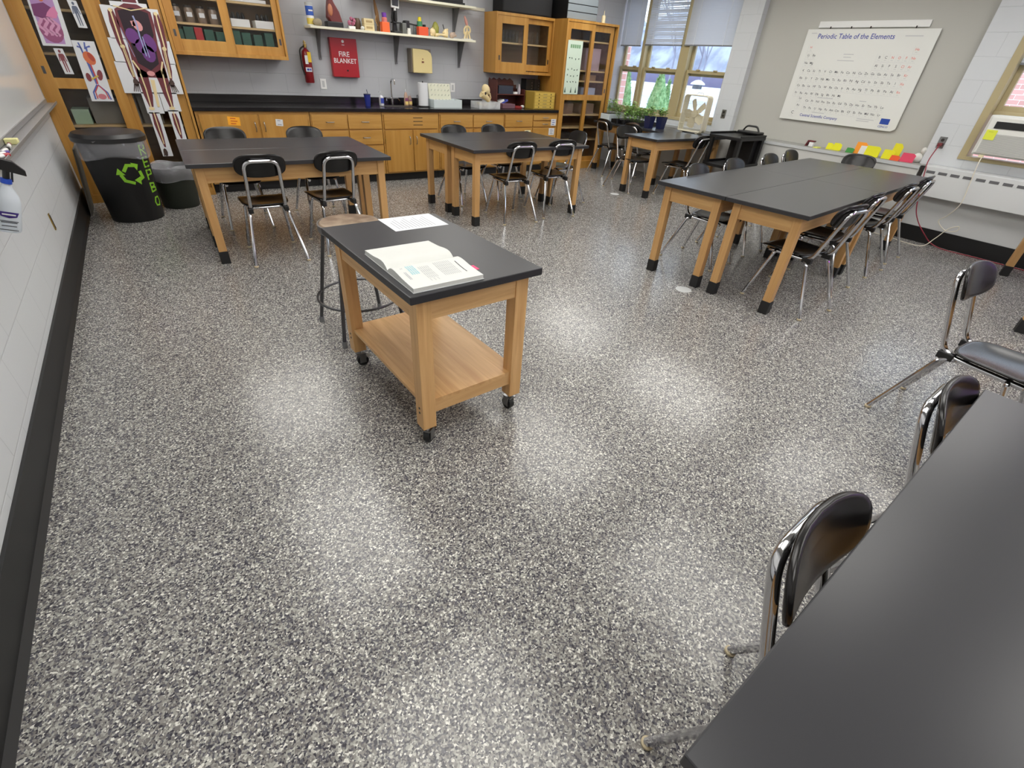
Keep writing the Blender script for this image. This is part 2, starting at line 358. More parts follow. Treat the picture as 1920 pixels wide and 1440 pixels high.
def evergreen(x, y, h, r, label):
    t = thing('evergreen_tree', label, 'tree', (x, y, -.6), 0, 'evergreens outside the windows')
    mb = MB(); rnd = random.Random(int(x*100+y*10))
    prof = []
    for i in range(15):
        q = i/14; prof.append((max(r*(1-q)**.75*(.55+.45*min(1, q*6)), .002), .12+q*(h-.12)))
    n = 26; mb.lathe(prof, n, (0, 0, 0))
    mb.v = [(a*(1+rnd.uniform(-.14, .14)), b*(1+rnd.uniform(-.14, .14)), c+rnd.uniform(-.03, .03)) for a, b, c in mb.v]
    for i in range(700):
        q = rnd.random()**1.2; rr = r*(1-q)**.75*(.55+.45*min(1, q*6)); a = rnd.uniform(0, 6.28); z = .12+q*(h-.15); s_ = .05
        c = Vector((math.cos(a)*rr, math.sin(a)*rr, z)); d = Vector((math.cos(a), math.sin(a), 1.2)).normalized()*s_*rnd.uniform(.8, 2); sd = Vector((-math.sin(a), math.cos(a), 0))*s_*.5
        mb.add([c-sd, c+sd, c+d], [(0, 1, 2)])
    mb.build('foliage', EVERG, t); MB().cyl((0, 0, 0), (0, 0, .4), .05).build('trunk', mat('bark', (96, 78, 60), .9), t)
evergreen(12.0, 10.3, 2.17, .52, 'tall haze paled green evergreen centred in the middle window')
evergreen(11.2, 10.78, 2.15, .36, 'narrow evergreen beside the brick wing in the left window')
evergreen(13.2, 11.0, 1.95, .26, 'shorter evergreen just right of the tallest one')
def bare_tree(x, y, h, label):
    t = thing('bare_tree', label, 'tree', (x, y, -.6), 0, 'bare trees before the hill'); mb = MB(); rnd = random.Random(int(x*7+y))
    def br(p, d, l, r, k):
        q = p+d*l; mb.tube([p, p+d*l*.5+Vector((rnd.uniform(-.05, .05)*l, rnd.uniform(-.05, .05)*l, 0)), q], r, 5, rs=[r, r*.85, r*.65])
        if k:
            for _ in range(3): br(q, (d+Vector((rnd.uniform(-.6, .6), rnd.uniform(-.6, .6), rnd.uniform(-.1, .5)))).normalized(), l*.68, r*.6, k-1)
    br(Vector((0, 0, 0)), Vector((0, 0, 1)), h*.36, h*.011, 4); mb.build('branches', mat('bark_grey', (138, 136, 146), .9), t)
bare_tree(34, 25.5, 8, 'bare grey tree behind the right window pane, nearest one')
bare_tree(36, 30, 9, 'bare grey tree behind the middle window pane')
bare_tree(46, 35, 10, 'bare tree beyond the right window, farthest one')

# ------------------------------------------------------------------ ceiling fixtures (above the frame, lit lamps)
DIFF = mat('lamp_diffuser', (255, 253, 248), .6, emit=4.6)
t_ = MB().box(0, 0, 0, 1.2, .012, .07).build('led_strip', mat('led_magenta', (190, 60, 255), .5, emit=26), loc=(5.9, YF+.001, 1.9)); tag(t_, 'magenta lit strip lamp on the wall behind the camera', 'strip lamp')
f0 = None
for i, (x, y) in enumerate(LAMPS):
    if f0 is None:
        f0 = thing('ceiling_light', 'white rectangular ceiling light fixture overhead', 'ceiling light', (x, y, CEIL), 0, 'ceiling light fixtures')
        MB().box(-.6, -.9, -.06, .6, .9, 0).build('housing', WHITE, f0)
        MB().box(-.575, -.875, -.064, .575, .875, -.0605).build('diffuser', DIFF, f0)
    else: dup(f0, (x, y, CEIL), 0)

# ------------------------------------------------------------------ lab tables
def make_table(name, label, loc, rz, L=1.54, W=.61, H=.762, group=None):
    t = thing(name, label, 'table', loc, rz, group)
    MB().box(0, 0, H-.03, L, W, H).build('tabletop', BLACKTOP, t, bev=.003)
    s = .05; lw = .06; a0, a1 = H-.03-.115, H-.03
    for y in (s+.01, W-s-.01-.022): MB().box(s+lw, y, a0, L-s-lw, y+.022, a1).build('side_rail', WX, t)
    for x in (s+.01, L-s-.01-.022): MB().box(x, s+lw, a0, x+.022, W-s-lw, a1).build('end_rail', WY, t)
    for x in (s, L-s-lw):
        for y in (s, W-s-lw):
            l = MB().box(x, y, .006, x+lw, y+lw, a1).build('leg', WZ, t, bev=.002)
            MB().box(x-.004, y-.004, 0, x+lw+.004, y+lw+.004, .1).build('rubber_boot', RUBBER, l, bev=.002)
    return t
T0 = make_table('lab_table', 'black topped oak lab table near the bins, row closer to the mobile cart', (.148, 4.316, 0), R(-1.4), group='lab tables')
def tbl(label, x, y, a, L=None): return dup(T0, (x, y, 0), R(a), label, 'lab tables')
def off(x, y, a, dx, dy):
    c, s = math.cos(R(a)), math.sin(R(a)); return x+c*dx-s*dy, y+s*dx+c*dy
tbl('black topped oak lab table near the bins, row closer to the wall cabinets', *off(.148, 4.316, -1.4, 0, .612), -1.4)
tbl('lab table of the middle pair, nearer the camera with two chairs at it', 2.60, 4.408, .2)
tbl('lab table of the middle pair, the one nearer the sink counter', *off(2.60, 4.408, .2, 0, .612), .2)
CA = 5.83; CX0, CY0 = 3.507, 1.506
for dx, dy, lab in ((0, 0, 'front right lab table of the big four table block, its corner closest to the cart'), (1.5408, .0, 'rear right lab table of the four table block, beside the vented wall cover'),
                    (0, .613, 'front left lab table of the four table block, over the white floor disc'), (1.5408, .613, 'rear left lab table of the four table block, toward the periodic chart')):
    tbl(lab, *off(CX0, CY0, CA, dx, dy), CA)
tbl('lone lab table carrying the box fan by the window', 5.56, 4.635, .3)
tbl('lab table along the window covered with potted seedlings', 7.01, 5.253, 90)
tbl('nearest lab table at the lower right corner of the picture', *off(.352, .038, 3.2, 0, -.61), 3.2)
tbl('lab table mostly past the right edge with a dark chair pulled out from it', 2.2, -.56, 1.5)
tf = make_table('lab_table', 'far right lab table of which only two booted legs show', off(5.06, .44, 17, 0, -.61)+(0,), R(17), L=1.86, group='lab tables')

# ------------------------------------------------------------------ chairs
def make_chair(label):
    t = thing('classroom_chair', label, 'chair')
    def ol(a, hx, hy, p=2.6):
        c, s = math.cos(a), math.sin(a); return (abs(c)**(2/p)*math.copysign(1, c)*hx, abs(s)**(2/p)*math.copysign(1, s)*hy)
    # seat
    def sf(u, v_):
        x = u*(.95+.25*(v_)); y = .355+v_; z = .437
        z -= .016*max(0, 1-(u/.17)**2)*max(0, 1-((v_+.03)/.17)**2)
        if v_ > .1: z -= 2.2*(v_-.1)**2
        if v_ < -.15: z += 3*(v_+.15)**2
        z += .25*max(0, abs(u)-.13)**2*6
        return (x, y, z)
    MB().shell(lambda a: ol(a, .192, .195, 4.2), sf, .014).build('seat', CHAIRB, t, smooth=True, ang=80)
    # backrest leans with the tube
    def bf(u, v_):
        z = .748+v_; return (u, .045-(z-.748)*.32+1.05*u*u, z)
    MB().shell(lambda a: ol(a, .182, .085, 2.9), bf, .017).build('backrest', CHAIRB, t, smooth=True, ang=80)
    pts = [(-.128, .47, .40), (-.13, .135, .408), (-.122, .052, .66), (-.118, .013, .785), (.118, .013, .785), (.122, .052, .66), (.13, .135, .408), (.128, .47, .40)]
    p = fillet(pts, .07, 8); MB().tube(p, .0135, 12).build('back_frame', CHROME, t, smooth=True)
    for sx in (-1, 1):
        for kind in (0, 1):
            q = [(0, .235, .407), (sx*.125, .235, .407), (sx*.142, .15, .395), (sx*.205, 0, .012)] if kind == 0 else [(0, .41, .407), (sx*.145, .41, .407), (sx*.185, .53, .012)]
            l = MB().tube(fillet(q, .035, 5), .0125, 10).build('leg', CHROME, t, smooth=True)
            if kind == 0: MB().box(sx*.115, .12, .388, sx*.15, .19, .426).build('corner_bracket', BLK, t, bev=.005)
            MB().lathe([(.013, .014), (.017, .011), (.017, .003), (.014, 0)], 12, (q[-1][0], q[-1][1], 0)).build('glide', mat('glide', (196, 182, 150), .4), l, smooth=True)
    return t
chairs = [
 (.625, 4.17, -2, 'chair on the camera side of the table by the bins, left one', 'A'),
 (1.215, 4.20, 4, 'chair on the camera side of the table by the bins, behind the round stool', 'A'),
 (.60, 5.78, 179, 'chair behind the table by the bins, backrest below the orange note', 'A'),
 (1.33, 5.78, 181, 'chair behind the table by the bins, backrest below the drawer handles', 'A'),
 (3.19, 4.35, -6, 'chair in front of the middle table pair, left of the two facing away', 'B'),
 (3.77, 4.385, -8, 'chair in front of the middle table pair, right of the two facing away', 'B'),
 (3.09, 5.80, 184, 'chair behind the middle table pair, backrest left of the two by the sink doors', 'B'),
 (3.68, 5.82, 180, 'chair behind the middle table pair, backrest right of the two by the drawers', 'B'),
 (4.58, 5.03, 84, 'chair at the right end of the middle table pair, seat with grey marks', 'B'),
 (3.91, 1.36, -4, 'right side chair of the four table block closest to the camera', 'C'),
 (4.61, 1.50, 5, 'second right side chair of the four table block, tucked behind the first', 'C'),
 (5.45, 1.57, 3, 'third right side chair of the four table block, before the last', 'C'),
 (6.11, 1.66, 4, 'last right side chair of the four table block, under the red cord', 'C'),
 (4.08, 2.92, 187, 'left side chair of the four table block with its shiny seat showing under the table', 'C'),
 (4.80, 3.02, 184, 'second left side chair of the four table block, red glint on its back', 'C'),
 (5.62, 3.12, 186, 'third left side chair of the four table block counting from the near end', 'C'),
 (6.27, 3.24, 186, 'farthest left side chair of the four table block near the wall cover', 'C'),
 (7.02, 2.70, 94, 'chair at the far end of the table block, back to the coloured papers', 'C'),
 (6.13, 6.32, -92, 'chair at the seedling table, the one closest to the tall glass cabinet', 'D'),
 (6.13, 5.68, -90, 'chair at the seedling table, the one right behind the lone fan table', 'D'),
 (5.80, 5.52, 178, 'chair pushed under the fan table from its far side, seat seen between its legs', 'D'),
 (6.24, 4.36, 6, 'chair leaning at the near side of the fan table beside the black utility cart', 'D'),
 (.853, .16, 183, 'nearest chair at the bottom right, backrest above the black tabletop edge', 'E'),
 (1.66, .195, 183, 'second chair along the lower right table edge, magenta rim on its back', 'E'),
 (3.15, .545, 176, 'chair pulled out at the right edge with a window bright seat', 'E')]
c0 = None
for x, y, a, lab, g in chairs:
    if c0 is None: c0 = make_chair(lab); c0.location = (x, y, 0); c0.rotation_euler = (0, 0, R(a)); c0['group'] = 'black classroom chairs'
    else: dup(c0, (x, y, 0), R(a), lab, 'black classroom chairs')

# ------------------------------------------------------------------ mobile cart, book, paper, stool
kt = thing('mobile_cart', 'small oak cart on castors with a black top in the middle of the floor', 'cart', (.611, 1.476, 0), R(2.7))
KL, KW, KH = .628, .95, .779
MB().box(0, 0, KH-.032, KL, KW, KH).build('tabletop', mat('cart_top', (43, 43, 46), .36, spec=.4), kt, bev=.003)
s, lw, a1 = .04, .066, KH-.032
for y in (s+.006, KW-s-.006-.022): MB().box(s+lw, y, a1-.1, KL-s-lw, y+.022, a1).build('end_rail', KX, kt)
for x in (s+.006, KL-s-.006-.022): MB().box(x, s+lw, a1-.1, x+.022, KW-s-lw, a1).build('side_rail', KY, kt)
sh = MB().box(s+.012, s+.012, .232, KL-s-.012, KW-s-.012, .25).build('shelf', KY, kt)
for y in (s+.012, KW-s-.034): MB().box(s+lw, y, .178, KL-s-lw, y+.022, .232).build('shelf_rail', KX, sh)
for i, x in enumerate((s, KL-s-lw)):
    for j, y in enumerate((s, KW-s-lw)):
        l = MB().box(x, y, .105, x+lw, y+lw, a1).build('leg', KZ, kt, bev=.002)
        xb = x-.0015 if i == 0 else x+lw
        for z in (.19, .215): MB().cyl((xb, y+.03, z), (xb+.0015, y+.03, z), .006, 10).build('bolt_hole', RUBBER, l)
        cx, cy = x+lw/2, y+lw/2; aa = R(35+60*i-40*j); M = Matrix.Translation((cx, cy, 0)) @ Matrix.Rotation(aa, 4, 'Z')
        c = MB(); c.cyl(M @ Vector((0, 0, .08)), M @ Vector((0, 0, .107)), .012, 12)
        c.box(-.02, -.022, .074, .034, .022, .08, M); c.box(-.006, -.022, .022, .03, -.019, .076, M); c.box(-.006, .019, .022, .03, .022, .076, M)
        cs = c.build('caster', STEEL, kt)
        MB().cyl(M @ Vector((.014, -.014, .032)), M @ Vector((.014, .014, .032)), .032, 22).build('wheel', RUBBER, cs, smooth=True)
        MB().cyl(M @ Vector((.014, -.018, .032)), M @ Vector((.014, .018, .032)), .011, 12).box(.03, -.018, .05, .062, .018, .054, M).build('brake_tab', CHROME, cs)
# open book (local x along spine direction)
bk = thing('open_book', 'thick white paperback workbook lying open on the black cart top', 'book', (.785, 1.745, KH), R(1.5))
def page_z(v_):   # v_ distance from spine
    a = abs(v_); q = .018*min(1, (a/.035))**.6+.007*math.exp(-((a-.06)/.05)**2)
    return q-.006*max(0, (a-.1)/.13)
def half(sg, name, zoff):
    mb = MB(); nx, ny = 2, 22; W2, D = .152, .235; top = []
    for j in range(ny+1):
        v_ = D*j/ny
        for x in (-W2, W2): top.append((x, sg*v_, page_z(v_)+.006))
    n = len(top); bot = [(x, y, .002) for x, y, z in top]; mb.v = top+bot; F = []
    for j in range(ny):
        a = j*2; q = (a, a+1, a+3, a+2) if sg > 0 else (a, a+2, a+3, a+1); F.append(q); F.append(tuple(n+i for i in reversed(q)))
        F.append((a, a+2, n+a+2, n+a) if sg > 0 else (a, n+a, n+a+2, a+2)); F.append((a+1, n+a+1, n+a+3, a+3) if sg > 0 else (a+1, a+3, n+a+3, n+a+1))
    F.append((2*ny, 2*ny+1, n+2*ny+1, n+2*ny) if sg > 0 else (2*ny+1, 2*ny, n+2*ny, n+2*ny+1)); F.append((1, 0, n, n+1) if sg > 0 else (0, 1, n+1, n))
    mb.f = F; mb.mi = [0]*len(F); return mb.build(name, mat('page', (208, 209, 205), .6), bk, smooth=True, ang=40)
half(1, 'left_pages', 0); rp_ = half(-1, 'right_pages', 0)
MB().box(-.155, -.238, 0, .155, .238, .002).build('cover', LGREY, bk)
MB().box(.150, -.165, .012, .178, -.118, .0135).build('bookmark', mat('hot_pink', (236, 54, 110), .5), bk)
pr = MB(); rnd = random.Random(3)
def pl(x0, x1, y0, y1, mb, i):   # print on the page surface
    mb.m(i); ys = [y0, y1]; mb.add([(x0, y0, page_z(y0)+.0066), (x1, y0, page_z(y0)+.0066), (x1, y1, page_z(y1)+.0066), (x0, y1, page_z(y1)+.0066)], [(0, 1, 2, 3)])
# lines of text run along -y (page reads from the cart's right side)
for k in range(9):
    x = .085-k*.0085; 
    for j in range(5): pl(x-.0017, x, -.062-j*.024, -.062-j*.024-.021, pr, 0)
for k in range(6):
    x = -.015-k*.008
    for j in range(4+k % 2): pl(x-.0015, x, -.075-j*.026, -.075-j*.026-.022, pr, 0)
for j in range(4): pl(.108, .112, -.08-j*.025, -.105-j*.025, pr, 1)
for k in range(4):
    for j in range(3): pl(-.075-k*.009, -.07-k*.009, -.05-j*.026, -.05-j*.026-.024, pr, 2)
for k in range(2): pl(-.12-k*.006, -.118-k*.006, -.06, -.16, pr, 0)
pr.build('page_print', [INKL, INK, mat('teal_print', (150, 196, 204), .6)], rp_)
pp = thing('paper_sheet', 'printed white sheet lying flat at the back of the cart top', 'paper', (1.017, 2.342, KH), R(1))
MB().box(-.148, -.115, 0, .148, .115, .0006).build('sheet', PAPER, pp)
q = MB()
for k in range(12): q.box(-.115+k*.018, -.09, .0007, -.112+k*.018, -.09+.17*(.7+.3*((k*7) % 3)/2), .0009)
q.build('page_print', INKL, pp)
st = thing('lab_stool', 'round lab stool with grey steel legs behind the left corner of the cart', 'stool', (.82, 2.80, 0), R(3))
MB().lathe([(.0001, .664), (.165, .664), (.172, .669), (.172, .678), (.165, .684), (.0001, .684)], 40).build('seat', STOOLW, st, smooth=True)
MB().lathe([(.15, .637), (.178, .637), (.182, .642), (.182, .679), (.1735, .679), (.1735, .663), (.15, .663)], 40).build('seat_rim', STEEL, st, smooth=True)
for sx in (-1, 1):
    for sy in (-1, 1):
        l = MB().tube([(sx*.12, sy*.12, .645), (sx*.205, sy*.205, .02)], .0115, 10).build('leg', DSTEEL, st, smooth=True)
        MB().cyl((sx*.205, sy*.205, 0), (sx*.203, sy*.203, .04), .0155, 12).build('rubber_foot', GREY, l, smooth=True)
MB().tube([(math.cos(a)*.25, math.sin(a)*.25, .23) for a in [2*math.pi*i/40 for i in range(40)]], .008, 8, True).build('foot_ring', DSTEEL, st, smooth=True)
tag(MB().lathe([(.0001, .004), (.05, .004), (.064, .002), (.066, 0)], 28).build('floor_disc', LGREY, loc=(3.366, 2.198, 0), smooth=True), 'pale round floor box cover beside the feet of the four table block', 'floor cover')
tag(MB().lathe([(.0001, .004), (.05, .004), (.062, .002), (.064, 0)], 28).build('floor_disc', LGREY, loc=(5.38, 5.06, 0), smooth=True), 'pale round floor box cover left of the fan table legs', 'floor cover')
#--PART2--
# ------------------------------------------------------------------ glass fronted cabinets
def cabinet(name, label, x0, x1, z0, z1, yf, doors, shelves, rail=None, base=0, topw=.03):
    """local origin at the front lower left; doors = [(x0,x1,depth offset)], rail = (z low, z high)"""
    W, D, H = x1-x0, YB-.002-yf, z1-z0
    t = thing(name, label, 'cabinet', (x0, yf, z0))
    b = MB(); th = .022
    b.box(0, 0, 0, th, D, H).box(W-th, 0, 0, W, D, H); b.box(th, D-.01, 0, W-th, D, H).box(th, 0, H-topw, W-th, D-.01, H)
    b.box(th, 0, 0, W-th, D-.01, max(base, topw))
    b.build('body', CZ, t, bev=.0015)
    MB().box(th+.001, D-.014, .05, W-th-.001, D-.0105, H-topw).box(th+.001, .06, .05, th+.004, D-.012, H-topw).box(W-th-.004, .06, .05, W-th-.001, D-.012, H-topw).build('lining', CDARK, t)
    for z in shelves: MB().box(th+.005, .075, z-z0-.012, W-th-.005, D-.015, z-z0+.008).build('shelf', CSHELF, t)
    for (a, c, dy, st_, zb, zt) in doors:
        a -= x0; c -= x0; zb -= z0; zt -= z0; d = MB(); y0 = .006+dy; y1 = y0+.02
        d.box(a, y0, zb, a+st_, y1, zt).box(c-st_, y0, zb, c, y1, zt)
        d.box(a+st_, y0, zt-st_*1.2, c-st_, y1, zt); lo = zb+(st_*1.5 if rail is None else st_*1.3); d.box(a+st_, y0, zb, c-st_, y1, lo)
        if rail: d.box(a+st_, y0, rail[0]-z0, c-st_, y1, rail[1]-z0)
        dd = d.build('sliding_door', CZ, t, bev=.0015)
        g = MB(); 
        if rail: g.box(a+st_, y0+.008, lo, c-st_, y0+.012, rail[0]-z0).box(a+st_, y0+.008, rail[1]-z0, c-st_, y0+.012, zt-st_*1.2)
        else: g.box(a+st_, y0+.008, lo, c-st_, y0+.012, zt-st_*1.2)
        g.build('glass_pane', CABG, dd)
        hx = a+st_/2 if dy == 0 else c-st_/2; hz = (rail[1]-z0+.06) if rail else lo+.05
        MB().box(hx-.011, y0-.002, hz-.03, hx+.011, y0, hz+.03).box(hx-.005, y0-.003, hz-.022, hx+.005, y0-.0015, hz+.022).build('finger_pull', DSTEEL, dd)
    return t
YC = 6.797
cabinet('tall_cabinet', 'tall oak glass door cabinet in the left corner covered with anatomy cutouts', XL+.003, .46, 0, 2.3, YC,
        [(-.69, -.075, 0, .095, .06, 2.25), (-.12, .435, .03, .088, .06, 2.25)], [.72, 1.32, 1.66, 2.0], rail=(1.045, 1.132), base=.08)
MB().box(.0, -.001, .0, .062, .024, 2.3).box(.062, -.001, 0, 1.16, .004, .058).build('face_frame', CZ, [o for o in bpy.data.objects if o.name.startswith('tall_cabinet')][0])
cabinet('wall_cabinet', 'oak wall cabinet holding green boxes, left of the fire extinguisher', .463, 1.625, 1.365, 2.2, 7.097,
        [(.487, 1.075, 0, .08, 1.385, 2.18), (1.03, 1.60, .03, .058, 1.40, 2.18)], [1.645, 1.87], topw=.035)
cabinet('wall_cabinet', 'oak wall cabinet of glassware between the wall shelf and tall glass cabinet', 4.545, 5.606, 1.353, 2.085, 7.097,
        [(4.572, 5.115, 0, .078, 1.38, 2.05), (5.07, 5.58, .03, .055, 1.40, 2.05)], [1.735], topw=.035)
cabinet('tall_cabinet', 'tall oak glass door cabinet beside the left window', 5.61, 6.685, 0, 2.085, YC,
        [(5.632, 6.19, 0, .068, .1, 2.05), (6.13, 6.62, .03, .068, .1, 2.05)], [.45, .64, .83, 1.31, 1.45, 1.84], rail=(1.045, 1.125), base=.12)

# contents
def boxes(name, lst, cat, mats, group=None, bev=.003):
    for (lab, x0, y0, z0, x1, y1, z1, mi) in lst:
        o = MB().box(-(x1-x0)/2, -(y1-y0)/2, 0, (x1-x0)/2, (y1-y0)/2, z1-z0).build(name, mats[mi], loc=((x0+x1)/2, (y0+y1)/2, z0), bev=bev); tag(o, lab, cat, group)
gb = []; rnd = random.Random(5)
for i, x in enumerate((.50, .60, .79, .90, 1.06, 1.16, 1.28, 1.40)):
    w_ = .09 if i != 4 else .085; gb.append(('green slide box on the bottom shelf of the left wall cabinet', x+.02, 7.17, 1.401, x+.02+w_, 7.38, 1.401+.19+.012*((i*5) % 3), 0))
boxes('slide_box', gb, 'box', [DGRN], 'green boxes on the bottom shelf of the left wall cabinet')
tag(MB().box(-.038, 0, 0, .038, .2, .215).build('slide_box', RED, loc=(.757, 7.17, 1.401), bev=.003), 'single red box standing among the green boxes', 'box')
for i, x in enumerate((1.10, 1.35)):
    t = thing('white_tray', ('left' if i == 0 else 'right')+' white plastic tray on the middle shelf of the left wall cabinet', 'tray', (x, 7.17, 1.6535))
    MB().box(0, 0, 0, .19, .2, .006).box(0, 0, .006, .19, .008, .07).box(0, .192, .006, .19, .2, .07).box(0, .008, .006, .008, .192, .07).box(.182, .008, .006, .19, .192, .07).build('tray', WHITE, t)
    for k, xx in enumerate((.05, .1, .145)): MB().ball((xx, .1, .085), .022, .03, .05).build('specimen', BLK, t, smooth=True)
for i in range(4):
    o = MB().lathe([(.0001, 0), (.042, 0), (.045, .01), (.045, .11), (.036, .125), (.036, .13)], 18).m(1).lathe([(.038, .13), (.038, .15), (.0001, .15)], 18).m(2).box(-.025, -.0462, .05, .025, -.045, .09).build('specimen_jar', [mat('jar_brown', (120, 104, 90), .25), DARK, PAPER], loc=(.60+i*.115, 7.24, 1.6535), smooth=True)
    tag(o, 'brown specimen jar on the middle shelf of the left wall cabinet', 'jar', 'specimen jars in the left wall cabinet')
tag(MB().box(-.2, -.09, 0, .2, .09, .03).build('white_tray', WHITE, loc=(1.3, 7.26, 1.8785), bev=.003), 'flat white tray on the top shelf of the left wall cabinet', 'tray')
def jars(n, x0, x1, y, z, prof, mt, name, lab, cat, grp, n2=14):
    o = None
    for i in range(n):
        x = x0+(x1-x0)*i/(n-1)
        if o is None: o = MB().lathe(prof, n2).build(name, mt, smooth=True); tag(o, lab, cat, grp); o.location = (x, y, z)
        else:
            c = o.copy(); COL.objects.link(c); c.location = (x, y, z)
jars(6, 4.70, 5.02, 7.26, 1.7435, [(.0001, 0), (.028, 0), (.028, .15), (.025, .155), (.025, .004), (.0001, .004)], JAR, 'beaker', 'tall glass beaker on the upper shelf behind the left door of the glassware cabinet', 'beaker', 'beakers on the upper shelf')
jars(5, 4.69, 4.93, 7.22, 1.3885, [(.0001, 0), (.024, 0), (.026, .02), (.02, .05), (.009, .07), (.009, .09)], mat('flask_white', (190, 190, 196), .2), 'flask', 'small white bodied flask on the bottom of the glassware cabinet, left door', 'flask', 'small flasks low in the glassware cabinet')
jars(4, 5.14, 5.35, 7.22, 1.3885, [(.0001, 0), (.026, 0), (.028, .03), (.012, .06), (.012, .085)], mat('flask_grey', (150, 152, 160), .2), 'flask', 'small grey flask on the bottom of the glassware cabinet, right door', 'flask', 'grey flasks low in the glassware cabinet')
jars(4, 5.15, 5.42, 7.28, 1.7435, [(.0001, 0), (.03, 0), (.032, .04), (.02, .1), (.012, .13), (.012, .16)], JAR, 'flask', 'clear flask on the upper shelf behind the right glassware door', 'flask', 'clear flasks on the upper shelf')
boxes('supply_box', [
 ('white bin with a pale blue lid high in the right tall cabinet', 6.17, 6.95, 1.4585, 6.5, 7.35, 1.76, 0), ('tan carton on the short shelf of the right tall cabinet', 6.17, 6.95, 1.3185, 6.46, 7.35, 1.40, 1),
 ('pale blue bin just above the door rail of the right tall cabinet', 6.16, 6.95, 1.12, 6.48, 7.3, 1.22, 2),
 ('worn brown box behind the lower left door of the right tall cabinet', 5.76, 6.95, .8385, 6.03, 7.3, .99, 3), ('worn brown box behind the lower right door of the right tall cabinet', 6.17, 6.95, .8385, 6.5, 7.3, .99, 3),
 ('dark case low in the right tall cabinet', 5.7, 6.95, .4585, 6.05, 7.3, .56, 4)], 'box', [mat('lilac_box', (176, 156, 166), .5), CARD, mat('pale_blue', (176, 192, 220), .5), mat('brown_box', (140, 116, 100), .7), DARK])
boxes('supply_box', [
 ('large grey carton above the lower shelf of the left corner cabinet', -.42, 6.98, .7285, -.02, 7.35, .96, 0), ('small pale green and white box low in the left corner cabinet', -.58, 6.95, .7285, -.44, 7.2, .86, 1),
 ('grey flat carton behind the right door of the left corner cabinet', .0, 6.98, .7285, .18, 7.35, .98, 0), ('tan carton on the floor of the left corner cabinet', -.05, 6.95, .082, .35, 7.35, .2, 2)], 'box', [mat('grey_box', (150, 146, 138), .7), mat('mint', (176, 204, 176), .6), CARD])
# things on top
t = thing('drawer_stack', 'grey stacked storage drawers with black sides on top of the right tall cabinet', 'drawers', (5.63, 6.86, 2.0865))
MB().box(0, .004, 0, .60, .42, .36).build('case', BLK, t)
for k in range(4): MB().box(.006, -.004, .006+k*.09, .594, .004, .086+k*.09).build('drawer', mat('slate', (124, 132, 136), .5), t, bev=.002)
tag(MB().box(0, 0, 0, .9, .28, .3).build('storage_case', mat('black_cloth', (14, 14, 16), .7), loc=(4.66, 7.13, 2.0865), bev=.02), 'long black case lying on the glassware cabinet at the top edge', 'case')
tag(MB().cyl((0, 0, 0), (0, 0, .1), .03, 16).box(-.004, -.004, .1, .004, .004, .16).build('desk_ornament', CREAM, loc=(6.43, 6.92, 2.0865), smooth=True), 'small cream ornament on the right tall cabinet beside the grey drawers', 'ornament')
# science chart hanging in the tall cabinet door
t = thing('tree_chart', 'narrow pale green chart taped in the left door of the right tall cabinet', 'chart', (5.655, YC-.001, 1.13))
MB().box(0, 0, 0, .30, .0012, .70).build('sheet', mat('pale_green', (206, 222, 204), .6), t)
q = MB(); [q.box(.055+k*.042, -.0008, .605, .088+k*.042, -.0001, .65) for k in range(5)]; q.build('title', mat('chart_green', (120, 160, 120), .6), t)
q = MB(); rnd = random.Random(2)
for z in (.47, .33, .25, .16):
    for k in range(4): q.prism(blob(.05+k*.065+rnd.uniform(-.01, .01), z+rnd.uniform(-.01, .01), .014, .008, 7, rnd.uniform(0, 3)), -.0008, 0)
for x in (.03, .15, .25): q.prism([(x-.016, .02), (x+.016, .02), (x, .1)], -.0008, 0)
q.build('drawings', mat('chart_ink', (60, 84, 70), .6), t)

# ------------------------------------------------------------------ base cabinets and worktop
def pull(mb, x, z, y, vert=False, s=.05):
    P = [(-s, 0, 0), (-s*.8, -.022, 0), (0, -.028, 0), (s*.8, -.022, 0), (s, 0, 0)]
    P = [(x+(0 if vert else a), y+b_, z+(a if vert else 0)) for a, b_, c in P]; return mb.tube(fillet(P, .02, 3), .0048, 7)
YFc = 6.817
def base_cab(label, x0, x1, fronts):
    W = x1-x0; t = thing('base_cabinet', label, 'cabinet', (x0, YFc, 0), 0, None); D = YB-.002-YFc
    MB().box(.001, .012, .105, W-.001, D, .862).build('body', CX, t)
    MB().box(.001, .075, 0, W-.001, .09, .105).build('toe_kick', RUBBER, t)
    for (kind, a, c, z0, z1) in fronts:
        a -= x0; c -= x0; g = .004
        o = MB().box(a+g, -.006, z0+g, c-g, .011, z1-g).build('door' if kind in 'lr' else ('panel' if kind == 'p' else 'drawer'), CX if kind not in 'lr' else CZ, t, bev=.002)
        if kind == 'd': pull(MB(), (a+c)/2, (z0+z1)/2, -.006).build('pull', STEEL, o, smooth=True)
        if kind in 'lr':
            hx = c-.045 if kind == 'l' else a+.045; pull(MB(), hx, z1-.13, -.006, True).build('pull', STEEL, o, smooth=True)
            ex = a+.002 if kind == 'l' else c-.002
            MB().box(ex-.004, -.010, z1-.16, ex+.004, -.006, z1-.09).build('hinge', BRASS, o)
        if kind == 'p':
            for k in range(3): MB().box((a+c)/2+.02, -.0065, z0+.045+k*.043, (a+c)/2+.16, -.0059, z0+.053+k*.043).build('vent_slot', DARK, o)
    return t
base_cab('double door base cabinet with the orange note and the white note', .475, 1.685, [('l', .50, 1.10, .12, .835), ('r', 1.11, 1.66, .12, .835)])
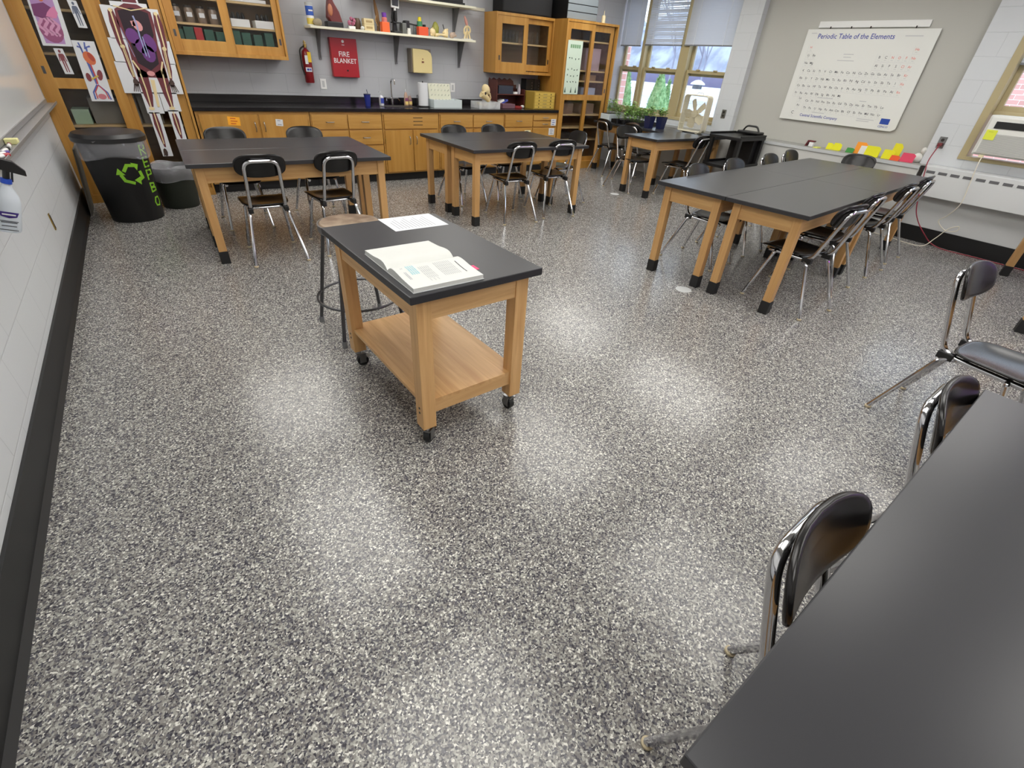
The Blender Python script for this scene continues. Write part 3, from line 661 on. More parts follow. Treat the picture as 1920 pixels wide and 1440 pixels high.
base_cab('base cabinet of paired drawers between the noted doors and the sink', 1.69, 2.605, [('d', 1.70, 2.145, .665, .835), ('d', 2.15, 2.60, .665, .835), ('d', 1.70, 2.145, .48, .655), ('d', 2.15, 2.60, .48, .655), ('d', 1.70, 2.145, .30, .47), ('d', 2.15, 2.60, .30, .47), ('d', 1.70, 2.145, .12, .29), ('d', 2.15, 2.60, .12, .29)])
base_cab('sink base cabinet with three vent slots over two doors', 2.61, 3.445, [('p', 2.63, 3.43, .66, .835), ('l', 2.63, 3.03, .12, .65), ('r', 3.04, 3.43, .12, .65)])
base_cab('base cabinet with two drawers right of the sink doors', 3.45, 4.56, [('d', 3.465, 4.0, .665, .835), ('d', 4.01, 4.55, .665, .835), ('l', 3.465, 4.0, .12, .655), ('r', 4.01, 4.55, .12, .655)])
base_cab('rightmost base cabinet with three narrow drawers and paper notes', 4.565, 5.607, [('d', 4.575, 5.10, .665, .835), ('d', 4.575, 5.10, .40, .655), ('d', 4.575, 5.10, .12, .39), ('d', 5.11, 5.60, .755, .835), ('d', 5.11, 5.60, .665, .745), ('d', 5.11, 5.60, .40, .655), ('d', 5.11, 5.60, .12, .39)])
t = thing('worktop', 'long black epoxy worktop with raised back splash over the base cabinets', 'worktop', (.465, YC, .863))
MB().box(0, 0, 0, 5.14, YB-.003-YC, .04).build('slab', COUNTER, t, bev=.004)
MB().box(0, YB-.023-YC, .04, 4.05, YB-.003-YC, .125).build('back_splash', COUNTER, t, bev=.003)
CT = .9035
def note(label, x0, z0, x1, z1, m, y, lines=3, name='sticky_note', cat='note', rot=0, ink=INK):
    t = thing(name, label, cat, ((x0+x1)/2, y, (z0+z1)/2)); w_, h_ = (x1-x0)/2, (z1-z0)/2
    MB().box(-w_, -.0012, -h_, w_, 0, h_).build('sheet', m, t); q = MB()
    for k in range(lines): zz = h_*(.6-1.2*k/max(1, lines-1)); q.box(-w_*.55, -.0018, zz-.004, w_*(.3+.25*((k*3) % 2)), -.0013, zz+.004)
    q.build('writing', ink, t); t.rotation_euler = (0, rot, 0); return t
FY = YFc-.0065
note('orange note taped on the left door of the double door cabinet', .78, .722, .905, .808, mat('note_orange', (252, 176, 40), .6), FY, 3, rot=R(4), ink=mat('red_ink', (200, 70, 30), .6))
note('small white note taped on the right door of the double door cabinet', 1.285, .712, 1.365, .782, PAPER, FY, 2, rot=R(5), ink=INKL)
note('upper white card taped to the right drawers near the tall cabinet', 5.47, .68, 5.575, .775, PAPER, FY, 3, ink=BLUEINK)
note('lower white card taped to the right drawers near the tall cabinet', 5.44, .545, 5.555, .645, PAPER, FY, 4, ink=INKL)
note('pale note on the second drawer beneath the yellow cabinet', 4.95, .56, 5.07, .62, mat('note_cream', (240, 234, 190), .6), FY, 1, ink=INKL)

# ------------------------------------------------------------------ on the worktop
t = thing('tumbler', 'dark blue tumbler with a straw standing on the worktop left of the faucet', 'tumbler', (2.545, 7.12, CT))
MB().lathe([(.0001, 0), (.032, 0), (.044, .13), (.0001, .13)], 22).build('cup', BLUE, t, smooth=True); MB().lathe([(.046, .13), (.046, .14), (.0001, .143)], 22).build('lid', NAVY, t, smooth=True)
MB().cyl((.01, 0, .14), (0, 0, .19), .004, 8).build('straw', NAVY, t)
t = thing('soap_dispenser', 'white pump bottle with a printed label left of the faucet', 'bottle', (2.77, 7.2, CT))
MB().lathe([(.0001, 0), (.032, 0), (.032, .1), (.014, .12), (.0001, .12)], 18).build('bottle', mat('translucent_white', (210, 210, 216), .3), t, smooth=True)
MB().box(-.022, -.0335, .03, .022, -.032, .09).build('bottle_label', BLUEINK, t); MB().cyl((0, 0, .12), (0, 0, .155), .006, 8).box(-.03, -.008, .155, .008, .008, .165).build('pump', CLEAR, t)
t = thing('faucet', 'chrome gooseneck faucet with two levers over the black sink', 'faucet', (2.99, 7.36, CT))
MB().tube(fillet([(0, 0, 0), (0, 0, .31), (0, -.13, .31), (0, -.13, .25)], .06, 8), .009, 10).build('spout', CHROME, t, smooth=True)
MB().tube([(-.09, -.01, .075), (.09, -.01, .075)], .012, 10).cyl((0, -.01, 0), (0, -.01, .075), .02, 14).build('base', CHROME, t, smooth=True)
for sx in (-1, 1): MB().tube([(sx*.085, -.01, .075), (sx*.1, -.045, .05)], .007, 8).build('lever', CHROME, t, smooth=True)
t = thing('sink_basin', 'black sink basin set into the worktop below the faucet', 'sink', (2.72, 6.92, CT))
MB().box(0, 0, 0, .5, .36, .003).build('rim', COUNTER, t); MB().box(.03, .03, .003, .47, .33, .004).build('bowl', DARK, t)
for i, (x, h, c) in enumerate(((3.12, .2, 'taller'), (3.19, .15, 'shorter'))):
    t = thing('dish_soap_bottle', c+' dish soap bottle with a yellow and red label right of the faucet', 'bottle', (x, 7.17+.03*i, CT))
    MB().lathe([(.0001, 0), (.03, 0), (.032, .05), (.026, h*.65), (.012, h*.85), (.0001, h*.85)], 16, sy=.7).build('bottle', mat('amber_%d' % i, ((180, 150, 130), (150, 120, 110))[i], .2), t, smooth=True)
    MB().box(-.022, -.0245, .02, .022, -.023, .06).m(1).box(-.022, -.0245, .06, .022, -.023, .1*h/.2).build('bottle_label', [mat('label_yellow', (230, 200, 120), .5), mat('label_plum', (130, 70, 100), .5)], t)
    MB().cyl((0, 0, h*.85), (0, 0, h), .01, 10).build('cap', CLEAR, t)
t = thing('paper_towel_roll', 'upright white paper towel roll on a wire holder beside the sink', 'paper towels', (3.36, 7.12, CT))
MB().lathe([(.02, .015), (.07, .015), (.07, .29), (.02, .29)], 28).build('roll', PAPER, t, smooth=True); MB().lathe([(.0001, 0), (.085, 0), (.085, .012), (.0001, .012)], 28).build('base', BLK, t)
MB().tube(fillet([(-.088, -.02, .01), (-.088, -.02, .14), (-.088, .02, .14), (-.088, .02, .01)], .018, 4), .004, 7).build('wire_arm', DSTEEL, t, smooth=True); MB().cyl((0, 0, .29), (0, 0, .31), .008, 8).build('finial', DSTEEL, t)
t = thing('drying_rack', 'translucent white peg drying board in a tray against the splash', 'rack', (3.46, 6.98, CT))
MB().box(0, 0, 0, .45, .22, .006).box(0, 0, .006, .45, .006, .1).box(0, .214, .006, .45, .22, .1).box(0, .006, .006, .006, .214, .1).box(.444, .006, .006, .45, .214, .1).build('tray', mat('tray_white', (206, 216, 216), .4), t)
M = Matrix.Translation((.02, .17, .02)) @ Matrix.Rotation(R(-12), 4, 'X')
b_ = MB().box(0, 0, 0, .35, .01, .27, M).build('board', mat('ivory', (206, 206, 186), .5), t); q = MB()
for i in range(6):
    for k in range(4): q.cyl(M @ Vector((.04+i*.054, 0, .06+k*.06)), M @ Vector((.04+i*.054, -.03, .075+k*.06)), .004, 6)
q.build('pegs', CHALKY, b_)
# skull in a tray
t = thing('specimen_tray', 'clear tray of bones under the skull on the worktop', 'tray', (4.18, 6.93, CT))
MB().box(0, 0, 0, .37, .26, .005).box(0, 0, .005, .37, .005, .085).box(0, .255, .005, .37, .26, .085).box(0, .005, .005, .005, .255, .085).box(.365, .005, .005, .37, .255, .085).build('tray', CLEAR, t)
q = MB(); rnd = random.Random(9)
for i in range(14): q.ball((rnd.uniform(.04, .33), rnd.uniform(.04, .21), .03+rnd.uniform(0, .03)), .035, .014, .014, 8, 5, Matrix.Rotation(rnd.uniform(0, 3), 4, 'Z'))
q.build('bones', BONE, t, smooth=True)
t = thing('animal_skull', 'cream horse like animal skull standing snout down in the clear tray', 'skull', (4.36, 7.05, CT+.075))
M = Matrix.Rotation(R(-32), 4, 'Y')
q = MB(); q.ball((0, 0, .16), .062, .055, .075, 16, 10, M)
q.tube([M @ Vector(p) for p in ((0, 0, .13), (.03, 0, .07), (.05, 0, .02), (.055, 0, -.02))], .05, 14, rs=[.055, .046, .036, .024]).build('cranium', BONE, t, smooth=True)
q = MB(); q.tube([M @ Vector(p) for p in ((-.01, -.03, .15), (.06, -.04, .13), (.1, -.03, .07), (.1, -.01, .01), (.07, 0, -.02))], .011, 8, rs=[.012, .012, .014, .013, .01]).build('jawbone', BONE, t, smooth=True)
q = MB(); q.ball(M @ Vector((.03, -.047, .115)), .018, .008, .02, 10, 6); q.ball(M @ Vector((.075, -.03, .1)), .016, .006, .02, 10, 6).build('eye_sockets', DARK, t, smooth=True)
# red wood organizer
t = thing('wooden_organizer', 'reddish wooden shelf organizer with a scalloped top under the glassware cabinet', 'organizer', (4.60, 7.12, CT))
q = MB().box(0, 0, 0, .015, .25, .36).box(.525, 0, 0, .54, .25, .25).box(.015, 0, 0, .525, .25, .012).box(.015, 0, .17, .525, .25, .182).box(.015, .238, .012, .525, .25, .3)
q.build('frame', REDW, t, bev=.002)
q = MB(); pts = [(0, .29), (0, .385)]
for k in range(4): pts += [(.04+k*.1, .36), (.085+k*.1, .385)]
pts += [(.45, .35), (.47, .29)]; q.prism(pts, .225, .238).build('scalloped_top', REDW, t)
boxes('desk_item', [('slate blue box in the upper bay of the wooden organizer', 4.66, 7.16, CT+.183, 4.93, 7.33, CT+.29, 0), ('small white box on the middle shelf of the wooden organizer', 4.94, 7.13, CT+.183, 5.0, 7.17, CT+.215, 1),
  ('grey and red folder box lying in the lower bay of the organizer', 4.63, 6.98, CT+.001, 4.86, 7.115, CT+.06, 2), ('red pouch beside the grey folder box on the worktop', 4.87, 6.99, CT+.001, 5.0, 7.115, CT+.03, 3)], 'box', [mat('slate_blue', (52, 58, 72), .5), WHITE, mat('mauve_box', (112, 78, 88), .5), mat('dull_red', (140, 36, 34), .5)])
tag(MB().ball((0, 0, .022), .035, .025, .022).build('white_cup', CHALKY, loc=(5.05, 7.05, CT), smooth=True), 'small white lump right of the red pouch on the worktop', 'cup')
for i, (c, m_) in enumerate((('white', WHITE), ('blue', mat('mid_blue', (70, 84, 170), .5)))):
    M = Matrix.Translation((4.68+.07*i, 7.18, CT+.075)) @ Matrix.Rotation(R(-22), 4, 'Y')
    tag(MB().box(-.05, -.06, -.012, .07, .06, .012, M).build('booklet', m_), c+' booklet tilted on the grey folder box in the organizer', 'booklet')
tag(MB().lathe([(.0001, 0), (.025, 0), (.03, .06), (.018, .1), (.022, .13), (.0001, .14)], 12).build('figurine', mat('glassy_grey', (176, 170, 176), .2), loc=(5.07, 7.2, CT+.1825), smooth=True), 'pale figurine in the upper right bay of the organizer', 'figurine')
t = thing('slide_cabinet', 'yellow metal cabinet of five small drawers at the right end of the worktop', 'cabinet', (5.165, 6.9, CT))
MB().box(0, 0, 0, .415, .36, .235).build('case', mat('ochre', (176, 146, 62), .45), t, bev=.003)
for k in range(5):
    z = .012+k*.0435; d = MB().box(.015, -.006, z, .4, 0, z+.039).build('drawer', YELM, t, bev=.001)
    for x in (.09, .325): MB().ball((x, -.011, z+.02), .008, .008, .008, 8, 5).build('knob', DARK, d, smooth=True)
    MB().box(.17, -.0068, z+.012, .25, -.0061, z+.027).build('label_plate', mat('label_tan', (160, 140, 80), .5), d)
for k, (x, w_) in enumerate(((5.26, .15), (5.42, .12))):
    t = thing('black_binder', ('wide' if k == 0 else 'narrow')+' black binder standing behind the yellow slide cabinet', 'binder', (x, 7.27, CT))
    MB().box(0, 0, 0, w_, .15, .39).build('cover', BLK, t, bev=.003); q = MB()
    for z in (.3, .34, .26): q.cyl((w_*.75, -.001, z), (w_*.75, -.003, z), .006, 8)
    q.build('rivets', STEEL, t)

# ------------------------------------------------------------------ back wall fittings
t = thing('fire_blanket_case', 'red metal fire blanket case on the back wall', 'fire blanket', (2.215, YB-.075, 1.21))
MB().box(0, 0, 0, .345, .074, .42).build('case', RED, t, bev=.006)
MB().text('FIRE', .078, .165, .225, 0).text('BLANKET', .074, .172, .155, 0, sq=.95).build('lettering', WHITE, t)
MB().cyl((.165, 0, .385), (.165, -.004, .385), .016, 18).box(.148, -.0012, .345, .182, -.0002, .352).build('badge', WHITE, t); MB().cyl((.19, 0, .075), (.19, -.004, .075), .011, 12).build('latch', DARK, t)
t = thing('fire_extinguisher', 'red fire extinguisher with a yellow tag hung on the back wall', 'fire extinguisher', (1.90, YB-.075, 1.135))
MB().lathe([(.0001, 0), (.05, 0), (.055, .01), (.056, .28), (.045, .33), (.018, .355), (.018, .37)], 24).build('cylinder', mat('ext_red', (128, 22, 30), .3), t, smooth=True)
MB().cyl((0, 0, .37), (0, 0, .395), .02, 12).box(-.012, -.05, .395, .012, .03, .405).box(-.01, -.045, .415, .01, .03, .424).cyl((0, .005, .4), (0, .005, .44), .009, 8).build('valve', BRASS, t)
MB().tube(fillet([(-.01, -.01, .385), (-.075, -.02, .35), (-.075, -.02, .16), (-.055, -.03, .08)], .05, 5), .009, 8).build('hose', RUBBER, t, smooth=True)
MB().box(-.042, -.0585, .12, .03, -.050, .165).box(-.035, -.0585, .2, .0, -.05, .29).build('data_label', PAPER, t); MB().box(.0, -.063, .22, .04, -.060, .325).build('inspection_tag', mat('tag_yellow', (228, 188, 40), .5), t)
q = MB(); q.box(-.03, -.0595, .132, .0, -.0588, .154).box(.006, -.0595, .132, .022, -.0588, .154).build('lettering', BLUEINK, t)
t = thing('towel_dispenser', 'cream paper towel dispenser with rounded cover on the back wall', 'dispenser', (3.29, YB-.17, 1.30))
MB().box(0, .03, 0, .30, .168, .28).build('back_shell', mat('taupe', (126, 116, 104), .5), t, bev=.01)
MB().prism([(0.012, 0), (.30, 0), (.30, .19), (.285, .235), (.24, .265), (.17, .275), (.012, .28)], -.005, .03).build('cover', mat('dispenser_cream', (214, 196, 140), .35), t, bev=.008)
MB().prism(blob(.155, .165, .008, .008, 10), -.007, -.0055).box(.137, -.007, .12, .173, -.0055, .14).build('logo', mat('logo_brown', (120, 70, 50), .5), t)
for i, (x, z, lab) in enumerate(((2.045, 1.065, 'white wall outlet plate below the fire extinguisher'), (3.965, 1.075, 'white wall outlet plate behind the drying rack'))):
    t = thing('wall_outlet', lab, 'outlet', (x, YB-.006, z)); MB().box(0, 0, 0, .075, .006, .115).build('plate', WHITE, t, bev=.002)
    MB().box(.022, -.002, .022, .053, 0, .093).build('socket', LGREY, t)
# shelves
SZ = 1.728
for nm, x0, x1, z, brs, lab in (('lower', 1.95, 4.24, SZ, (2.09, 3.12, 4.11), 'lower long white wall shelf full of science models'), ('upper', 2.6, 4.24, 2.105, (3.12, 4.03), 'upper white wall shelf of which only the right end shows')):
    t = thing('wall_shelf', lab, 'shelf', (x0, 7.157, z)); MB().box(0, 0, -.026, x1-x0, .279, 0).build('board', mat('shelf_cream', (226, 222, 200), .5), t, bev=.002)
    for bx in brs: MB().box(bx-x0-.016, .262, -.34, bx-x0+.016, .279, -.027).prism([(0, 0)]*0 or rect(-.002, -.32, .002, -.027), .1, .262, (bx-x0, 0)).build('bracket', mat('bracket_grey', (112, 112, 114), .5), t)
# proper tapered bracket webs
for o in [q for q in bpy.data.objects if q.name.startswith('bracket')]:
    me = o.data
    for v_ in me.vertices:
        if abs(v_.co.y-.1) < 1e-4 and v_.co.z < -.2: v_.co.y = .25
struct(MB().box(4.24, YB-.018, 2.085, 4.54, YB, 2.12), 'trim_3', mat('shelf_cream', (226, 222, 200), .5))
def on_shelf(name, lab, cat, x, y=7.25, z=SZ): return thing(name, lab, cat, (x, y, z))
t = on_shelf('wipes_canister', 'blue and yellow wipes canister at the left end of the lower shelf', 'canister', 1.995, 7.27)
MB().lathe([(.0001, 0), (.042, 0), (.043, .19), (.0001, .19)], 24).build('tub', WHITE, t, smooth=True); MB().lathe([(.045, .19), (.045, .215), (.03, .222), (.0001, .222)], 24).build('lid', LGREY, t, smooth=True)
MB().m(0).lathe([(.0436, .095), (.0436, .185)], 24).m(1).lathe([(.0436, .012), (.0436, .07)], 24).m(2).box(-.022, -.0446, .135, .026, -.0438, .15).build('wrap_label', [mat('royal', (50, 90, 180), .4), mat('lemon', (222, 200, 90), .4), WHITE], t, smooth=True)
q = MB().ball((0, 0, .035), .055, .035, .037, 12, 8); q.v = [(a*(1+.12*math.sin(a*90)), b, max(c, 0)) for a, b, c in q.v]; tag(q.build('rock', STONE, loc=(2.058, 7.20, SZ)), 'tan rock in front of the wipes canister on the lower shelf', 'rock')
t = on_shelf('anatomy_model', 'large dark red anatomy model on a black base, left part of the shelf', 'model', 2.25, 7.3)
q = MB(); q.v = []; pts = [(.0, .02), (-.05, .1), (-.035, .2), (-.01, .31), (.02, .31), (.05, .24), (.1, .16), (.13, .06), (.115, .02)]
q.prism(pts, -.05, .05).build('torso', mat('model_red', (110, 44, 40), .35), t, bev=.025); MB().box(-.07, -.06, 0, .13, .06, .06).build('base', BLK, t, bev=.01)
MB().ball((-.01, -.05, .17), .03, .012, .06).build('muscle', mat('model_tan', (186, 118, 84), .4), t, smooth=True)
t = on_shelf('molecule_model', 'small pink and violet model on a white stand beside the red model', 'model', 2.485, 7.26)
MB().box(-.04, -.03, 0, .04, .03, .03).build('stand', WHITE, t, bev=.004); q = MB(); rnd = random.Random(4)
for i in range(11): q.ball((rnd.uniform(-.045, .045), rnd.uniform(-.02, .02), .06+rnd.uniform(-.02, .05)), .02, n=8, k=6)
q.build('petals', mat('mauve', (180, 104, 130), .5), t, smooth=True)
for k in range(2):
    t = on_shelf('wooden_cube_pack', ('lower' if k == 0 else 'upper')+' cream printed block of the two stacked on the lower shelf', 'block', 2.69, 7.25, SZ+k*.0615)
    MB().box(-.055, -.04, 0, .075, .05, .061).build('block', mat('cream_block', (214, 196, 150), .6), t, bev=.003); q = MB().box(-.03, -.0415, .02, .05, -.0402, .042); q.build('print', mat('tan_print', (170, 146, 100), .6), t)
tag(MB().lathe([(.0001, 0), (.03, 0), (.045, .03), (.045, .09), (.03, .12), (.0001, .12)], 14).build('brown_vase', mat('brown_vase', (96, 76, 60), .5), loc=(2.585, 7.33, SZ), smooth=True), 'squat brown pot behind the cream blocks', 'pot')
tag(MB().ball((0, 0, .02), .025, .02, .02).build('shell', CHALKY, loc=(2.60, 7.19, SZ), smooth=True), 'small white shell in front of the brown pot', 'shell')
t = on_shelf('wooden_figure', 'brown wooden figure rising beside the orange box on the lower shelf', 'figure', 2.86, 7.33)
MB().tube([(0, 0, 0), (.01, 0, .1), (-.005, 0, .2), (-.03, 0, .36)], .016, 8, rs=[.022, .02, .026, .008]).build('body', mat('figure_brown', (130, 94, 54), .5), t, smooth=True); MB().tube([(0, -.01, .2), (-.035, -.02, .12), (-.01, -.02, .06)], .007, 6).build('arm', mat('figure_tan', (170, 134, 80), .5), t)
t = on_shelf('sticky_flag_bottle', 'orange box with a pink and purple bottle top, left of the microscope', 'box', 2.91, 7.22)
MB().box(-.05, -.04, 0, .05, .04, .105).build('box', ORG, t, bev=.003); MB().lathe([(.034, .105), (.034, .145), (.024, .155)], 14).build('neck', mat('coral', (206, 116, 110), .4), t, smooth=True); MB().lathe([(.028, .155), (.03, .2), (.0001, .205)], 14).build('cap', PURP, t, smooth=True)
t = on_shelf('digital_microscope', 'black microscope topped by a white framed screen on the lower shelf', 'microscope', 3.08, 7.27)
MB().box(-.055, -.07, 0, .06, .06, .025).build('base', BLK, t, bev=.006); MB().prism([(-.04, .02), (.03, .02), (.02, .1), (.035, .16), (.02, .22), (-.03, .23), (-.045, .16), (-.03, .1)], 0, .04).build('arm', BLK, t, bev=.01)
MB().box(-.055, -.07, .105, .05, .03, .118).build('stage', RUBBER, t); MB().cyl((-.005, -.035, .13), (-.005, -.035, .235), .018, 12).build('objective', BLK, t, smooth=True); MB().cyl((-.005, -.02, .23), (-.005, -.02, .262), .014, 10).build('mount', WHITE, t)
M = Matrix.Translation((0, -.02, .31)) @ Matrix.Rotation(R(4), 4, 'Y'); sc_ = MB().box(-.055, -.01, -.05, .055, .012, .07, M).build('screen_frame', WHITE, t, bev=.006); MB().box(-.042, -.0115, -.028, .042, -.0102, .06, M).build('screen', SCREEN, sc_)
t = on_shelf('balance_scale', 'black triple beam balance behind the cups on the lower shelf', 'scale', 3.30, 7.33)
MB().box(-.12, -.05, 0, -.06, .05, .12).build('base', mat('scale_grey', (110, 112, 108), .5), t, bev=.006); MB().box(-.1, -.02, .11, .27, .02, .125, Matrix.Rotation(R(6), 4, 'Y')).build('beam', BLK, t); MB().box(.21, -.03, 0, .23, .03, .125).build('post', BLK, t); MB().box(-.075, -.045, .05, -.01, .045, .15).build('pan_housing', BLK, t, bev=.01)
for x, h, lab, m_ in ((3.235, .065, 'small white cup right of the microscope', CHALKY), (3.315, .1, 'tall clear measuring cylinder between the white cup and red box', JAR)):
    tag(MB().lathe([(.0001, 0), (.026, 0), (.022 if h < .09 else .018, h), (.019, h), (.02, .005), (.0001, .005)], 14).build('measuring_cup', m_, loc=(x, 7.2, SZ), smooth=True), lab, 'cup')
t = on_shelf('red_supply_box', 'orange red box with a green and yellow bottle behind it on the shelf', 'box', 3.435, 7.21)
MB().box(-.07, -.04, 0, .07, .04, .095).build('box', mat('vermilion', (224, 86, 48), .5), t, bev=.006)
t = on_shelf('glue_bottle', 'green bottle with a yellow cap standing behind the orange red box', 'bottle', 3.44, 7.30)
MB().lathe([(.0001, 0), (.035, 0), (.035, .155), (.0001, .155)], 16).build('bottle', mat('teal_green', (60, 130, 90), .4), t, smooth=True); MB().lathe([(.024, .155), (.022, .2), (.0001, .205)], 14).build('cap', YEL, t, smooth=True)
for i, (x, z, sx, sz, lab) in enumerate(((3.6, .05, .055, .045, 'cream bone model block right of the red box'), (3.80, .05, .05, .05, 'spiky cream vertebra model near the green shell'), (3.9, .035, .05, .035, 'small greyish bone pile right of the vertebra model'))):
    t = on_shelf('bone_model', lab, 'model', x, 7.24); q = MB(); rnd = random.Random(i+20)
    q.ball((0, 0, z), sx*.8, .03, sz, 12, 8)
    for k in range(7): a = rnd.uniform(0, 6.28); q.tube([(0, 0, z), (math.cos(a)*sx*.7, -.01, z+math.sin(a)*sz*.7), (math.cos(a)*sx*1.2, -.02, max(.006, z+math.sin(a)*sz*1.1))], .01, 6, rs=[.018, .012, .006])
    q.build('bone', BONE if i < 2 else mat('bone_grey', (176, 156, 140), .6), t, smooth=True)
q = MB().tube([(-.08, 0, .02), (0, 0, .03), (.1, 0, .025)], .014, 8, rs=[.02, .012, .018]); tag(q.build('leg_bone', BONE, loc=(3.70, 7.19, SZ), smooth=True), 'long cream bone lying along the shelf front', 'bone')
tag(MB().lathe([(.0001, 0), (.03, .0), (.045, .06), (.05, .11), (.025, .16), (.0001, .175)], 10).build('green_shell', mat('olive', (150, 150, 70), .5), loc=(3.69, 7.33, SZ), smooth=True), 'olive green leaf shaped model behind the bones', 'model')
tag(MB().tube([(0, 0, 0), (-.02, 0, .08), (-.045, 0, .15)], .006, 6).build('probe', DSTEEL, loc=(3.85, 7.33, SZ)), 'thin dark probe leaning behind the bones on the shelf', 'probe')
t = on_shelf('skeleton_model', 'cream pelvis and spine model with a pink top at the shelf right end', 'model', 4.14, 7.24)
MB().box(-.06, -.04, 0, .07, .04, .012).build('base', CHALKY, t); q = MB()
for p in ([(0, 0, .01), (0, 0, .16)], [(0, 0, .16), (.05, 0, .14), (.055, 0, .09), (.02, 0, .07)], [(0, 0, .16), (-.045, 0, .13), (-.045, 0, .07), (-.02, 0, .06)], [(.02, -.01, .1), (.045, -.01, .01)], [(-.02, -.01, .09), (-.045, -.01, .01)]): q.tube(fillet(p, .03, 3), .012, 8)
q.build('bones', BONE, t, smooth=True); MB().tube([(0, 0, .165), (-.015, 0, .21), (-.04, 0, .265)], .018, 8, rs=[.018, .022, .01]).build('muscle', mat('muscle_pink', (196, 140, 128), .5), t, smooth=True)
tag(MB().box(0, 0, 0, .42, .2, .022).box(.02, .02, .022, .4, .18, .08).build('black_tray', BLK, loc=(3.65, 7.17, 2.1055), bev=.004), 'black equipment tray on the upper shelf at the top edge', 'tray')
tag(MB().box(0, 0, 0, .3, .2, .06).build('black_tray', BLK, loc=(3.2, 7.17, 2.1055), bev=.004), 'second black tray on the upper shelf, left of the first', 'tray')
#--PART3--
# ------------------------------------------------------------------ left wall
t = thing('whiteboard', 'long whiteboard on the left wall with an aluminium tray', 'whiteboard', (XL+.001, -2.6, 0), R(90))
LW = 9.36
MB().box(0, -.018, .955, LW, 0, 2.2).build('panel', mat('board_white', (226, 228, 228), .12), t)
MB().box(0, -.026, .935, LW, -.002, .965).box(0, -.022, 2.19, LW, 0, 2.22).box(LW-.02, -.022, .965, LW, 0, 2.19).build('frame', mat('aluminium', (176, 176, 176), .35, .6), t)
MB().box(0, -.095, .925, LW, -.018, .932).box(0, -.098, .925, LW, -.092, .945).build('pen_tray', mat('aluminium', (176, 176, 176), .35, .6), t, bev=.001)
for i, (y, c, lab, mm) in enumerate(((3.70, RED, 'red capped marker lying on the whiteboard tray nearest the spray bottle', 0), (3.78, mat('dark_violet', (80, 60, 140), .4), 'violet capped marker lying on the whiteboard tray', 0), (3.90, BLK, 'black capped marker lying on the whiteboard tray', 0), (4.06, mat('brown_red', (130, 50, 40), .4), 'brown capped marker near the far end of the pens on the tray', 0))):
    t = thing('marker', lab, 'marker', (XL+.062, y, .9425), R(60+12*i), 'markers on the whiteboard tray')
    MB().cyl((-.06, 0, 0), (.03, 0, 0), .0095, 12).build('barrel', WHITE, t, smooth=True); MB().cyl((.03, 0, 0), (.065, 0, 0), .0102, 12).build('cap', c, t, smooth=True)
tag(MB().box(-.03, -.025, 0, .03, .025, .03).build('board_eraser', mat('pale_yellow', (226, 222, 160), .7), loc=(XL+.06, 4.2, .9325), bev=.004), 'pale yellow eraser block on the whiteboard tray beyond the markers', 'eraser')
t = thing('spray_bottle', 'white cleaner spray bottle with a black trigger hanging by the left wall', 'spray bottle', (-.663, 3.1, .725))
t.rotation_euler = (Matrix.Rotation(R(20.4), 4, 'Y') @ Matrix.Rotation(R(12), 4, 'Z')).to_euler()
MB().lathe([(.0001, 0), (.042, 0), (.045, .01), (.045, .135), (.038, .165), (.018, .2), (.016, .215), (.0001, .215)], 24, sy=.75).build('bottle', mat('milky', (214, 222, 230), .35), t, smooth=True)
MB().lathe([(.019, .215), (.019, .235), (.0001, .235)], 18).build('collar', mat('collar_blue', (40, 80, 190), .4), t, smooth=True)
MB().cyl((0, 0, .235), (0, 0, .285), .012, 12).prism([(-.06, .275), (.065, .262), (.06, .285), (.02, .315), (-.05, .32)], -.013, .013).build('spray_head', BLK, t, bev=.003)
MB().box(.015, -.004, .225, .022, .004, .28).build('trigger', BLK, t)
q = MB(); M = None
q.prism([(-.032, .095), (.032, .095), (.026, .075), (0, .068), (-.026, .075)], -.0355, -.0335)
q.m(1)
for z, w_ in ((.052, .03), (.046, .026), (.03, .024), (.012, .03)): q.box(-w_, -.0355, z, w_, -.0335, z+.003)
q.m(2).box(-.022, -.0362, .081, .022, -.0356, .087).build('bottle_label', [mat('label_violet', (60, 40, 120), .5), INK, WHITE], t)
t = thing('wall_plate', 'small tarnished brass plate low on the left wall', 'wall plate', (XL+.001, 4.555, .335), R(90))
MB().box(0, -.006, 0, .035, 0, .11).build('plate', BRASS, t, bev=.001); MB().box(.008, -.0075, .01, .027, -.006, .1).build('slot', DARK, t)

